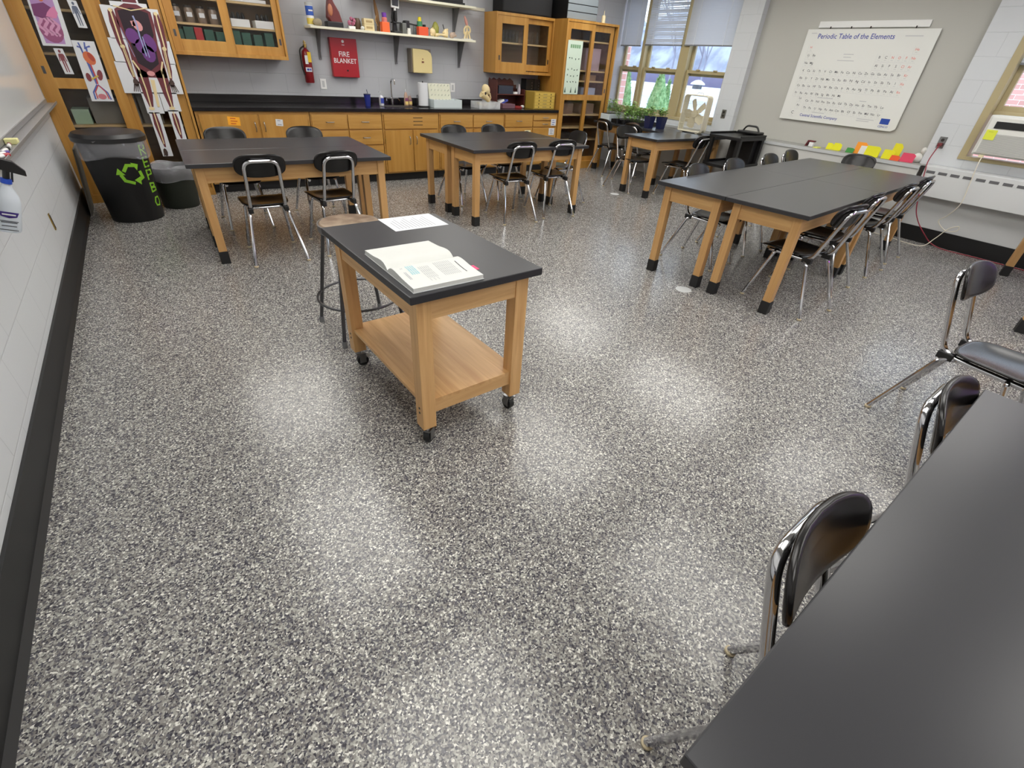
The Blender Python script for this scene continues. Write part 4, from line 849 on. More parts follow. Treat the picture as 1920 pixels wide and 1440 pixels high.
# ------------------------------------------------------------------ bins
def bin_prof(r0, r1, h): return [(.0001, 0), (r0, 0), (r0+.005, .008), (r1, h-.03), (r1+.012, h-.03), (r1+.012, h), (r1-.006, h), (r0-.01, .012), (.0001, .012)]
BX, BY = -.315, 6.08
t = thing('recycling_bin', 'tall black recycling bin with green painted arrows and letters', 'bin', (BX, BY, 0))
MB().lathe(bin_prof(.212, .255, .72), 48).build('bin', mat('bin_black', (18, 18, 19), .5), t, smooth=True)
def on_cone(a, z, o=.003): r_ = .217+(z/.70)*.038+o; return Vector((math.cos(a)*r_, math.sin(a)*r_, z))
def cone_ribbon(mb, pts, w_):   # pts in (angle,z); ribbon on the bin side
    for i in range(len(pts)-1):
        (a0, z0), (a1, z1) = pts[i], pts[i+1]; dx, dz = (a1-a0)*.23, z1-z0; l = math.hypot(dx, dz); px, pz = -dz/l*w_/2/.23, dx/l*w_/2; ex, ez = dx/l*w_*.3/.23, dz/l*w_*.3
        P = [on_cone(a0-ex+px, z0-ez+pz), on_cone(a0-ex-px, z0-ez-pz), on_cone(a1+ex-px, z1+ez-pz), on_cone(a1+ex+px, z1+ez+pz)]
        mb.add(P+[p*.985+Vector((0, 0, p.z*.015)) for p in P], [(0, 1, 2, 3), (4, 7, 6, 5), (0, 4, 5, 1), (1, 5, 6, 2), (2, 6, 7, 3), (3, 7, 4, 0)])
def tri(mb, P):
    P = [on_cone(a, z) for a, z in P]; mb.add(P+[p*.985+Vector((0, 0, p.z*.015)) for p in P], [(0, 1, 2), (3, 5, 4), (0, 3, 4, 1), (1, 4, 5, 2), (2, 5, 3, 0)])
VA = R(-80)     # view direction side of the bin (towards the camera)
q = MB(); A0 = VA+R(8); Z0 = .44
S = lambda u, v_: (A0+u/.23, Z0+v_)
cone_ribbon(q, [S(-.045, .03), S(-.015, .075), S(.03, .07)], .026); tri(q, [S(.02, .095), S(.075, .075), S(.055, .025)])
cone_ribbon(q, [S(.075, .01), S(.085, -.04), S(.055, -.055)], .026); tri(q, [S(.065, -.03), S(.055, -.1), S(.01, -.055)])
cone_ribbon(q, [S(.0, -.08), S(-.06, -.055), S(-.075, -.01)], .026); tri(q, [S(-.11, .0), S(-.045, -.005), S(-.085, .055)])
q.build('recycling_arrows', LIME, t)
q = MB(); LT = {'R': [[(0, 0), (0, 1), (.6, .9), (.6, .6), (0, .5)], [(.2, .5), (.65, 0)]], 'E': [[(.6, 1), (0, 1), (0, 0), (.6, 0)], [(0, .5), (.5, .5)]], 'P': [[(0, 0), (0, 1), (.6, .95), (.6, .5), (0, .45)]],
  'B': [[(0, 0), (0, 1), (.5, .9), (.5, .6), (0, .5), (.6, .4), (.6, .1), (0, 0)]], 'O': [[(.1, .1), (0, .5), (.15, 1), (.5, 1), (.65, .5), (.5, .05), (.1, .1)]]}
for k, (c, z) in enumerate((('R', .585), ('E', .48), ('P', .37), ('B', .255), ('O', .12))):
    for st_ in LT[c]: cone_ribbon(q, [(VA+R(43)+u*.11/.23, z+v_*.08) for u, v_ in st_], .013)
q.build('painted_letters', LIME, t)
q = MB().lathe([(.272, .57), (.277, .60), (.272, .66), (.279, .722), (.262, .727), (.25, .70)], 60); rnd = random.Random(6)
q.v = [(a*(1+.018*math.sin(9*math.atan2(b, a))+rnd.uniform(-.008, .008)), b*(1+.018*math.sin(9*math.atan2(b, a))+rnd.uniform(-.008, .008)), c+(.02*math.sin(3*math.atan2(b, a)) if c < .6 else 0)+rnd.uniform(-.004, .004)) for a, b, c in q.v]
q.build('bag_liner', BAG, t, smooth=True, ang=80)
q = MB().lathe([(.283, .70), (.285, .735), (.26, .765), (.15, .785), (.0001, .79)], 40); l = q.build('lid', mat('lid_black', (36, 36, 37), .4), t, smooth=True)
t = thing('waste_bin', 'short dark green waste bin with a clear liner between the recycling bin and table', 'bin', (.085, 6.42, 0))
MB().lathe(bin_prof(.165, .205, .40), 40).build('bin', mat('bin_green', (38, 44, 34), .5), t, smooth=True)
q = MB().lathe([(.222, .28), (.228, .33), (.225, .41), (.20, .415), (.17, .33), (.15, .2)], 50); rnd = random.Random(8)
q.v = [(a*(1+rnd.uniform(-.014, .014)), b*(1+rnd.uniform(-.014, .014)), c+.012*math.sin(4*math.atan2(b, a))) for a, b, c in q.v]; q.build('bag_liner', BAG, t, smooth=True, ang=80)
tag(MB().box(0, 0, 0, .012, .42, .60, Matrix.Rotation(R(7), 4, 'Y')).build('cardboard_sheet', mat('dark_card', (92, 90, 84), .7), loc=(XL+.035, 6.28, 0)), 'dark flat board leaning between the left wall and the recycling bin', 'board')

# ------------------------------------------------------------------ anatomy cutouts on the corner cabinet (facing -y)
AY = YC+.0045
def sheet(label, parts, name='anatomy_poster', cat='poster', y=AY):
    t = thing(name, label, cat, (0, y, 0)); k = 0
    for nm, polys, mt in parts:
        q = MB()
        for p in polys: q.prism(p, -.0010-k*.0005, -.0002-k*.0005); 
        q.build(nm, mt, t); k += 1
    return t
OX, OZ = -.47, 1.43
sh_ = [(-.575, 1.38), (-.36, 1.385), (-.335, 1.85), (-.545, 1.85)]
gut = [strip([(OX+dx+.018*math.sin(j*1.3+k), OZ+.03+j*.02) for j in range(8)], .022) for k, dx in enumerate((-.055, -.02, .015, .05))]
sheet('colour poster of the digestive organs at the upper left of the corner cabinet', [('sheet', [sh_], PAPER),
  ('body_outline', [[(-.545, 1.40), (-.405, 1.40), (-.385, 1.55), (-.37, 1.84), (-.53, 1.84), (-.545, 1.6)]], mat('pale_violet', (178, 140, 190), .6)),
  ('intestine', [blob(OX, OZ+.07, .082, .095, 18)], mat('intestine', (150, 84, 122), .6)), ('intestine_coils', gut, mat('coil', (208, 150, 184), .6)),
  ('liver', [[(-.55, 1.60), (-.50, 1.585), (-.44, 1.60), (-.40, 1.66), (-.45, 1.70), (-.54, 1.68)]], mat('liver', (120, 62, 108), .6)), ('stomach', [[(-.47, 1.60), (-.40, 1.59), (-.375, 1.63), (-.385, 1.68), (-.42, 1.66), (-.45, 1.63)]], MAG),
  ('gall', [blob(-.46, 1.735, .022, .03, 10)], HEART)])
def mini(label, x, z, col):
    sheet(label, [('sheet', [[(x-.027, z-.1), (x+.04, z-.1), (x+.027, z+.1), (x-.04, z+.1)]], PAPER),
      ('figure', [blob(x-.004, z+.078, .01, .013, 8), rect(x-.017, z+.005, x+.014, z+.06), strip([(x-.018, z+.055), (x-.026, z)], .007), strip([(x+.014, z+.055), (x+.024, z)], .007), strip([(x-.007, z+.005), (x-.004, z-.085)], .012, .007), strip([(x+.009, z+.005), (x+.013, z-.085)], .012, .007)], col)], name='anatomy_card')
mini('small white card of a grey skeleton beside the digestive poster', -.235, 1.635, mat('skeleton_ink', (96, 104, 124), .6))
mini('small white card of a red muscle figure under the digestive poster', -.47, 1.265, mat('muscle_ink', (132, 70, 76), .6))
x0 = -.285
sheet('tall poster of the heart, kidneys and blood vessels on the corner cabinet', [('sheet', [[(-.375, .945), (-.195, .945), (-.185, 1.435), (-.355, 1.435)]], PAPER),
  ('veins', [strip([(-.33, 1.39), (-.305, 1.38), (-.298, 1.30)], .014), strip([(-.23, 1.395), (-.262, 1.385), (-.275, 1.30)], .014), strip([(-.31, 1.42), (-.302, 1.37)], .012), strip([(-.262, 1.425), (-.275, 1.37)], .012), strip([(-.292, 1.27), (-.285, 1.15), (-.283, 1.09)], .02), strip([(-.285, 1.085), (-.335, 1.02), (-.338, .96)], .013), strip([(-.28, 1.085), (-.225, 1.02), (-.215, .96)], .013)], VEIN),
  ('arteries', [strip([(-.277, 1.26), (-.273, 1.15), (-.277, 1.09)], .011), strip([(-.28, 1.08), (-.318, 1.025), (-.32, .965)], .009), strip([(-.274, 1.08), (-.238, 1.025), (-.23, .965)], .009)], mat('artery', (190, 70, 70), .6)),
  ('heart', [blob(-.268, 1.30, .042, .055, 16, R(20))], HEART), ('heart_shade', [blob(-.252, 1.31, .02, .038, 12, R(20))], mat('heart_red', (176, 74, 56), .6)),
  ('kidneys', [blob(-.328, 1.145, .02, .036, 12), blob(-.235, 1.165, .022, .046, 12, R(-14))], mat('kidney', (128, 60, 66), .6)), ('ducts', [strip([(-.31, 1.13), (-.28, 1.145), (-.25, 1.16)], .014)], mat('duct', (200, 176, 90), .6)), ('bladder', [blob(-.278, .985, .034, .024, 12)], mat('bladder', (200, 120, 130), .6))])
# life-size body assembled from sheets; C(u) follows the slightly leaning body axis
ax = lambda z: .205-.02*(1.7-z)
def mir(pts, c=None): return [(2*ax(z)-x, z) for x, z in pts]
arm = [(.045, 1.70), (.005, 1.69), (-.01, 1.60), (-.005, 1.45), (.01, 1.36), (.012, 1.22), (.03, 1.14), (.05, 1.14), (.052, 1.24), (.058, 1.36), (.05, 1.46), (.06, 1.60)]
armb = [strip([(.025, 1.68), (.022, 1.42)], .012), strip([(.025, 1.40), (.035, 1.16)], .008), strip([(.037, 1.40), (.045, 1.16)], .006), blob(.026, 1.69, .017, .015, 8), blob(.028, 1.41, .02, .018, 8)]
hand = [blob(.04, 1.115, .024, .034, 8)]+[strip([(.022+k*.011, 1.10), (-.002+k*.017, 1.035)], .0085, .006) for k in range(4)]+[strip([(.055, 1.125), (.095, 1.075)], .01, .007)]
legL = [(.085, 1.25), (.065, 1.12), (.07, 1.0), (.085, .90), (.12, .90), (.145, 1.0), (.155, 1.12), (.16, 1.2)]
legR = [(.225, 1.2), (.235, 1.12), (.245, 1.0), (.262, .90), (.298, .90), (.315, 1.0), (.325, 1.12), (.32, 1.25)]
shinL = [(.085, .84), (.075, .74), (.088, .60), (.1, .52), (.115, .52), (.125, .62), (.13, .74), (.122, .84)]
shinR = [(.262, .84), (.255, .74), (.265, .66), (.278, .60), (.292, .60), (.305, .70), (.31, .78), (.3, .84)]
sheet('life size paper body with organs and muscles taped over the corner cabinet doors', [
  ('sheet', [rect(-.045, 1.47, .41, 1.725), rect(.04, 1.72, .33, 1.76), rect(-.07, 1.28, .43, 1.475), rect(-.085, 1.02, .425, 1.285), rect(.05, .84, .20, 1.03), rect(.205, .86, .36, 1.03), rect(.06, .43, .155, .85), rect(.235, .58, .33, .87), [(.14, 1.76), (.27, 1.76), (.26, 1.98), (.15, 1.98)]], PAPER),
  ('muscles', [[(.145, 1.76), (.255, 1.76), (.25, 1.84), (.15, 1.84)], [(.06, 1.70), (.15, 1.75), (.25, 1.75), (.345, 1.70), (.345, 1.60), (.325, 1.44), (.33, 1.30), (.325, 1.16), (.07, 1.16), (.065, 1.30), (.075, 1.44), (.05, 1.60)], arm, mir(arm), legL, legR, shinL, shinR], DRED),
  ('chest_cavity', [[(.08, 1.69), (.19, 1.72), (.21, 1.72), (.32, 1.69), (.315, 1.52), (.27, 1.42), (.12, 1.42), (.085, 1.52)], [(.1, 1.44), (.3, 1.44), (.285, 1.28), (.2, 1.22), (.11, 1.28)]], mat('cavity', (36, 18, 30), .6)),
  ('organs', [blob(.135, 1.50, .052, .062, 14), blob(.262, 1.45, .048, .075, 14, .2), blob(.185, 1.42, .05, .06, 12), blob(.225, 1.36, .055, .07, 14)], mat('organ_violet', (104, 54, 124), .5)),
  ('pink_organs', [blob(.205, 1.585, .036, .045, 12, R(25)), strip([(.17, 1.62), (.175, 1.58)], .03), blob(.19, 1.195, .034, .022, 12)], mat('peach', (214, 150, 150), .5)),
  ('vessels', [strip([(.19, 1.66), (.2, 1.60), (.195, 1.5), (.2, 1.34)], .014, .01), strip([(.215, 1.5), (.222, 1.33)], .008), strip([(.06, 1.56), (.1, 1.33)], .004)], mat('pale_blue_ink', (150, 158, 200), .6)),
  ('bones', armb+[mir(p) for p in armb]+[strip([(.098, 1.22), (.105, 1.05), (.098, .9)], .012), strip([(.292, 1.22), (.282, 1.05), (.285, .9)], .012), strip([(.105, .85), (.105, .55)], .01), strip([(.28, .86), (.285, .64)], .01), strip([(.07, 1.30), (.1, 1.23), (.1, 1.19)], .014), strip([(.32, 1.30), (.29, 1.23), (.29, 1.19)], .014), blob(.1, .885, .026, .016, 8), blob(.282, .89, .026, .016, 8), strip([(.185, 1.14), (.175, 1.02), (.165, .9)], .035, .02), strip([(.06, 1.725), (.19, 1.70), (.33, 1.73)], .008)], BONE),
  ('hand_print', hand+[mir(p) for p in hand]+[blob(.095, .47, .02, .04, 8), strip([(.08, .46), (.075, .435)], .008), strip([(.1, .46), (.105, .435)], .008)], mat('hand_ink', (70, 52, 46), .6))],
  name='anatomy_cutout', y=AY-.004)
note('small pink note at the top edge of the corner cabinet beside the neck cutout', .2, 1.99, .24, 2.02, PINK, AY-.001, 1)

# ------------------------------------------------------------------ right wall: blinds, chart, heater covers, AC
RZ = -R(90)
SLAT = mat('blind_grey', (202, 206, 212), .45)
_m = SLAT; _b = _m.node_tree.nodes['Principled BSDF']; _t = nd(_m, 'ShaderNodeBsdfTranslucent'); _t.inputs[0].default_value = lin((190, 200, 215)); _x = nd(_m, 'ShaderNodeMixShader'); _x.inputs[0].default_value = .1
lk(_m, _b.outputs[0], _x.inputs[1]); lk(_m, _t.outputs[0], _x.inputs[2]); lk(_m, _x.outputs[0], _m.node_tree.nodes['Material Output'].inputs[0])
def blind(label, y_hi, y_lo, z0, bump=False, grp=None):
    W = y_hi-y_lo; t = thing('mini_blind', label, 'blind', (7.40, y_hi, 0), RZ, grp); q = MB(); z = z0+.03; k = 0
    while z < 2.52:
        tl = R(66) if not (bump and (z > 2.2 or z < 2.12)) else R(54+8*math.sin(k)); h = .0125; dy, dz = math.cos(tl)*h, math.sin(tl)*h; sag = .006*math.sin(k*1.7) if bump else 0
        q.add([(0, -dy, z-dz), (W, -dy, z-dz+sag), (W, dy, z+dz+sag), (0, dy, z+dz), (0, 0, z+.0016), (W, 0, z+.0016+sag)], [(0, 1, 5, 4), (4, 5, 2, 3)]); z += .021; k += 1
    q.build('slats', SLAT, t); MB().box(0, -.012, z0, W, .012, z0+.018).build('bottom_rail', mat('rail_grey', (120, 122, 126), .5), t, bev=.002)
    MB().box(0, -.02, 2.52, W, .02, 2.55).build('head_rail', CHALKY, t)
    for fx in (.2, .8): MB().cyl((W*fx, -.016, z0+.01), (W*fx, -.016, 2.52), .0022, 6).build('cord', WHITE, t)
blind('closed blind over the leftmost window', 7.42, 6.955, 1.85)
blind('rumpled blind with slightly open slats over the middle window', 6.85, 6.08, 1.865, True)
blind('closed blind over the window beside the wall column', 6.02, 5.14, 1.87)
blind('blind over the upper part of the air conditioner window', 1.82, 1.07, 1.77)
# periodic chart
PW, PH = 1.475, 1.0
t = thing('periodic_table_chart', 'large laminated periodic table of the elements hung on the right wall', 'chart', (7.432, 4.115, 1.07), RZ)
MB().prism([(0, 0), (PW-.05, 0), (PW-.005, .03), (PW, PH), (0, PH)], -.004, 0).build('sheet', mat('chart_white', (226, 227, 222), .35), t)
MB().text('Periodic Table of the Elements', .072, .60, .905, -.0045).text('Central Scientific Company', .045, .52, .052, -.0045).build('title_text', BLUEINK, t)
q = MB().box(1.275, -.0052, .065, 1.375, -.0042, .125).text('CENCO', .03, 1.325, .03, -.0045, sq=1.05); q.build('publisher_mark', mat('mark_blue', (36, 70, 160), .5), t)
rows = [('Li Be', [0, 1]), ('Na Mg', [0, 1])]
EL = {1: ('Li Be', 'B C N O F Ne'), 2: ('Na Mg', 'Al Si P S Cl Ar'), 3: ('K Ca Sc Ti V Cr Mn Fe Co Ni Cu Zn Ga Ge As Se Br Kr', ''), 4: ('Rb Sr Y Zr Nb Mo Tc Ru Rh Pd Ag Cd In Sn Sb Te I Xe', ''), 5: ('Cs Ba La Hf Ta W Re Os Ir Pt Au Hg Tl Pb Bi Po At Rn', ''), 6: ('Fr Ra Ac Rf Db Sg Bh Hs Mt', '')}
bk_, rd_, cl = MB(), MB(), MB(); x_ = lambda c: .115+c*.0715; z_ = lambda r_: .80-r_*.083
redset = {'N', 'O', 'F', 'Ne', 'Cl', 'Ar', 'Kr', 'Xe', 'Rn', 'H', 'He'}
def cell(s_, c, z, size=.036):
    (rd_ if s_ in redset else bk_).text(s_, size, x_(c), z, -.0045)
    cl.box(x_(c)-.032, -.0046, z-.034, x_(c)+.032, -.0041, z-.0325).box(x_(c)-.0345, -.0046, z-.034, x_(c)-.0335, -.0041, z+.045)
    cl.box(x_(c)-.012, -.0046, z-.018, x_(c)+.012, -.0041, z-.014)
for r_, (a, b_) in EL.items():
    for c, s_ in enumerate(a.split()): cell(s_, c, z_(r_))
    for c, s_ in enumerate(b_.split()): cell(s_, 12+c, z_(r_))
cell('He', 17, z_(0)); cell('H', 0, z_(0)+.0)
for c, s_ in enumerate('Ce Pr Nd Pm Sm Eu Gd Tb Dy Ho Er Tm Yb Lu'.split()): cell(s_, 2.6+c, .222)
for c, s_ in enumerate('Th Pa U Np Pu Am Cm Bk Cf Es Fm Md No Lr'.split()): cell(s_, 2.6+c, .142)
for c, s_ in ((1.2, 'La'),): cell(s_, c, .245)
cell('Ac', 1.2, .165); cell('C', .6, .07, .05)
for a, z, w_ in ((.55, .745, .12), (.56, .715, .09), (.5, .68, .2), (.42, .275, .2), (.95, .275, .08), (.42, .105, .16), (1.0, .09, .2), (1.0, .07, .15), (.06, .955, .07), (1.15, .93, .18)): bk_.m(0); cl.box(a, -.0046, z, a+w_, -.0041, z+.008)
bk_.build('element_symbols', mat('soft_black', (84, 86, 92), .6), t); rd_.build('gas_symbols', mat('soft_red', (226, 130, 120), .6), t); cl.build('cell_lines', mat('cell_grey', (196, 197, 198), .6), t)
t = thing('map_rail', 'white mounting rail above the periodic table chart', 'rail', (7.455, 4.0, 2.085), RZ)
MB().box(0, -.018, 0, 1.23, 0, .065).build('rail', WHITE, t, bev=.002); 
for x in (.15, .4, .62, 1.1): MB().box(x, -.022, -.01, x+.012, -.0185, .012).build('hook', DARK, t)
# heater covers
t = thing('heater_cover', 'long grey metal heater cover with a ledge below the chart', 'heater', (7.156, 4.785, 0), RZ)
LH = 4.785-2.135
MB().box(0, 0, .10, LH, .19, .76).box(0, .03, 0, LH, .19, .1).build('casing', mat('casing_grey', (196, 196, 192), .4), t, bev=.003)
MB().box(-.0, -.008, .76, LH, .296, .80).box(0, .1995, .4, LH, .296, .76).build('ledge', mat('ledge_grey', (150, 150, 146), .45), t, bev=.004); MB().box(0, -.011, .763, LH, -.0085, .797).build('ledge_trim', LGREY, t)
MB().box(.46, -.004, .495, .68, -.0005, .54).m(1).box(.48, -.005, .505, .62, -.0041, .53).m(2).box(.635, -.006, .505, .665, -.0041, .53).build('control_plate', [LGREY, GREY, DARK], t)
t = thing('heater_cover', 'grey metal heater cover under the windows behind the seedling table', 'heater', (7.156, 6.79, 0), RZ)
MB().box(0, 0, .10, 2.0, .19, .76).box(0, .03, 0, 2.0, .19, .1).build('casing', mat('casing_grey', (196, 196, 192), .4), t, bev=.003); MB().box(0, -.008, .76, 2.0, .19, .80).build('ledge', LGREY, t, bev=.004)
t = thing('heater_cover', 'white slotted heater cover below the air conditioner', 'heater', (7.156, 2.085, 0), RZ)
L3 = 2.085+2.0
MB().box(0, 0, .505, L3, .195, .81).build('casing', mat('casing_white', (206, 208, 208), .4), t, bev=.006)
q = MB()
for k in range(int(L3/.115)): q.box(.03+k*.115, -.002, .738, .03+k*.115+.082, .001, .765)
q.build('vent_slots', mat('vent_dark', (96, 96, 98), .6), t)
struct(MB().box(7.285, YF, .16, XR, 2.1, .505), 'trim_4', mat('casing_white', (206, 208, 208), .4))
tag(MB().box(0, 0, 0, .012, .036, .3).build('gap_shade', DARK, loc=(7.165, 2.094, .5)), 'black strip as painted shade in the gap between the two heater covers', 'strip')  # dark strip stands in for the shade inside the open gap
# air conditioner
t = thing('air_conditioner', 'white window air conditioner with a dark louvre in the right window', 'air conditioner', (7.20, 1.80, .975), RZ)
MB().box(.03, .0, .0, .72, .35, .365).build('body', mat('ac_white', (214, 214, 208), .4), t, bev=.012)
MB().box(.05, -.018, .015, .72, .0, .35).build('front_panel', mat('ac_panel', (222, 222, 216), .4), t, bev=.008)
q = MB().box(.105, -.0225, .25, .70, -.018, .312); l = q.build('louvre', BLK, t)
q = MB(); [q.box(.07, -.0215, .03+k*.011, .70, -.0175, .036+k*.011) for k in range(16)]; q.build('grille', mat('ac_grille', (182, 182, 178), .5), t)
note('yellow sticky note on the front of the air conditioner', 1.64, 1.125, 1.73, 1.215, mat('note_lime', (220, 226, 70), .6), 0, 1, ink=mat('note_lime2', (196, 204, 60), .6))
o = [q for q in bpy.data.objects if q.get('label') == 'yellow sticky note on the front of the air conditioner'][0]; o.location = (7.177, 1.69, 1.165); o.rotation_euler = (0, 0, RZ)
# outlets, cords
for x, y, z, lab in ((XR-.006, 5.0, .975, 'steel wall outlet on the column beside the box fan'), (XR-.006, 2.145, .975, 'steel wall outlet with the red cord plugged in')):
    t = thing('wall_outlet', lab, 'outlet', (x, y, z), RZ); MB().box(0, 0, 0, .07, .006, .115).build('plate', STEEL, t, bev=.001)
    MB().lathe([(.0001, 0), (.016, 0), (.016, .003), (.0001, .003)], 16, M=Matrix.Rotation(R(90), 4, 'X')).build('socket', DARK, t); t.children[1].location = (.035, 0, .035)
    s2 = MB().lathe([(.0001, 0), (.016, 0), (.016, .003), (.0001, .003)], 16, M=Matrix.Rotation(R(90), 4, 'X')).build('socket', DARK, t); s2.location = (.035, 0, .082)
t = thing('red_power_cord', 'red power cord plugged into the wall beside the air conditioner', 'cord', (0, 0, 0))
MB().box(XR-.05, 2.088, .995, XR-.0095, 2.128, 1.03).build('plug', mat('plug_maroon', (110, 40, 44), .5), t, bev=.006)
def spline(P, n=8):
    P = [Vector(p) for p in P]; o = []
    for i in range(len(P)-1):
        a, b_, c, d = P[max(i-1, 0)], P[i], P[i+1], P[min(i+2, len(P)-1)]
        for k in range(n):
            q = k/n; o.append(.5*((2*b_)+(c-a)*q+(2*a-5*b_+4*c-d)*q*q+(3*b_-a-3*c+d)*q**3))
    return o+[P[-1]]
MB().tube(spline([(XR-.045, 2.108, 1.0), (7.20, 2.10, .86), (7.135, 2.06, .74), (7.125, 2.0, .5), (7.14, 1.93, .30), (7.18, 1.78, .12), (7.2, 1.6, .012), (7.2, 1.2, .008), (7.19, .6, .008), (7.2, .0, .008)]), .0055, 7).build('cable', mat('cord_red', (140, 34, 52), .45), t, smooth=True)
t = thing('white_power_cord', 'white cord hanging from the air conditioner down to the floor', 'cord', (0, 0, 0))
MB().tube(spline([(7.19, 1.66, .97), (7.12, 1.64, .88), (7.135, 1.62, .70), (7.13, 1.60, .50), (7.16, 1.66, .36), (7.2, 1.72, .28), (7.21, 1.62, .2), (7.2, 1.52, .22), (7.2, 1.52, .27), (7.21, 1.6, .22), (7.18, 1.66, .1), (7.1, 1.72, .008), (7.05, 1.9, .008), (7.1, 2.05, .008), (7.14, 2.3, .008)]), .0045, 7).build('cable', mat('cord_white', (220, 214, 196), .45), t, smooth=True)
MB().box(7.17, 1.65, .955, 7.20, 1.69, .98).build('strain_relief', CREAM, t)
# items on the ledge
LZ = .8005
def folded(name, lab, y, m_, w_, h_, x=7.27, an=10, cat='holder'):
    t = thing(name, lab, cat, (x, y, LZ), RZ+R(an)); MB().prism([(-w_/2, 0), (w_/2, 0), (w_/2+.012, h_*.8), (w_/2-.015, h_), (-w_/2+.01, h_)], 0, .004).box(-w_/2, 0, 0, w_/2, .07, .003).prism([(-w_/2+.003, .003), (w_/2-.003, .003), (w_/2, h_*.55), (-w_/2, h_*.6)], .06, .064).build('tray', m_, t); return t
YB1 = mat('neon_yellow', (236, 232, 40), .5)
t = thing('tape_dispenser', 'maroon frame with a white block at the left of the ledge papers', 'dispenser', (7.26, 3.50, LZ), RZ)
MB().prism([(-.05, 0), (-.03, 0), (-.01, .055), (.06, .055), (.06, .07), (-.025, .07)], 0, .05).build('frame', mat('maroon', (96, 28, 36), .4), t); MB().box(0, .0, 0, .055, .05, .05).build('block', WHITE, t, bev=.004)
tag(MB().box(-.05, -.03, 0, .05, .03, .012).build('paper_strip', mat('pale_lime', (222, 226, 120), .6), loc=(7.22, 3.36, LZ)), 'pale lime strip lying on the ledge before the yellow holders', 'paper')
folded('paper_holder', 'left of the two small neon yellow holders on the ledge', 3.235, YB1, .07, .075); folded('paper_holder', 'right of the two small neon yellow holders on the ledge', 3.145, YB1, .09, .085)
folded('paper_holder', 'small green holder on the ledge', 2.98, GRN, .085, .055); folded('paper_holder', 'tall orange holder on the ledge behind the white one', 2.88, mat('amber', (250, 160, 50), .5), .12, .13, 7.30)
folded('paper_holder', 'white holder between the orange and yellow ones on the ledge', 2.81, WHITE, .1, .1, 7.24); folded('paper_holder', 'wide neon yellow holder in the middle of the ledge', 2.70, YB1, .15, .115, 7.2)
folded('paper_holder', 'yellow holder behind the orange red one on the ledge', 2.53, YB1, .11, .1, 7.22); folded('paper_holder', 'tall tilted yellow holder at the rear of the ledge', 2.49, mat('lemon_neon', (228, 222, 40), .5), .09, .17, 7.31)
folded('paper_holder', 'low orange red holder on the ledge', 2.435, mat('orange_red', (240, 96, 50), .5), .09, .055, 7.19); folded('paper_holder', 'pink red holder at the right end of the ledge', 2.32, PINK, .13, .095, 7.22)
t = thing('face_mask', 'white soft bag leaning against the wall at the ledge right end', 'bag', (7.36, 2.265, LZ), RZ)
q = MB(); q.ball((0, .0, .05), .05, .03, .05, 14, 9).m(0).ball((.03, .0, .13), .028, .022, .035, 12, 8); q.build('bag', CHALKY, t, smooth=True)

# ------------------------------------------------------------------ window side tables: fan, seedlings, utility cart
TZ = .7625
t = thing('box_fan', 'white box fan standing on the lone table in front of the window', 'fan', (6.87, 5.37, TZ), RZ)
FW, FH, FD = .42, .49, .11
fw_ = mat('fan_white', (214, 208, 186), .45)
q = MB(); P = fillet([(0, 0, .045), (0, 0, FH), (FW, 0, FH), (FW, 0, .02), (0, 0, .02), (0, 0, .045)], .05, 5)
q.tube([Vector(p)+Vector((0, 0, 0)) for p in P[:-1]], .009, 8, True).tube([Vector(p)+Vector((0, FD, 0)) for p in P[:-1]], .009, 8, True)
n = len(P)-1
for i in range(n): a, b_ = P[i], P[(i+1) % n]; q.add([a, b_, b_+Vector((0, FD, 0)), a+Vector((0, FD, 0))], [(0, 1, 2, 3)])
q.build('housing', fw_, t, smooth=True)
q = MB(); [q.cyl((.02+k*.0145, -.003, .02), (.02+k*.0145, -.003, FH-.01), .0018, 5) for k in range(30)]; [q.cyl((0, -.005, z), (FW, -.005, z), .002, 5) for z in (.12, .26, .38)]; q.build('grille', fw_, t)
q = MB()
for k in range(5):
    a = R(90+72*k+14); M = Matrix.Translation((FW/2, .055, FH/2+.01)) @ Matrix.Rotation(a, 4, 'Y'); q.add([M @ Vector(p) for p in ((.02, -.01, -.025), (.1, -.028, -.06), (.185, -.02, -.05), (.2, .0, 0), (.185, .02, .05), (.1, .018, .045), (.02, .01, .025))], [(0, 1, 2, 3, 4, 5, 6)])
q.cyl((FW/2, .03, FH/2+.01), (FW/2, .08, FH/2+.01), .05, 20).build('blades', mat('blade', (206, 196, 166), .4), t)
MB().tube(fillet([(FW*.42, FD/2, FH), (FW*.42, FD/2, FH+.035), (FW*.66, FD/2, FH+.035), (FW*.66, FD/2, FH)], .012, 3), .006, 7).build('handle', WHITE, t); MB().box(.05, 0, 0, .09, FD, .012).box(FW-.09, 0, 0, FW-.05, FD, .012).build('feet', fw_, t)
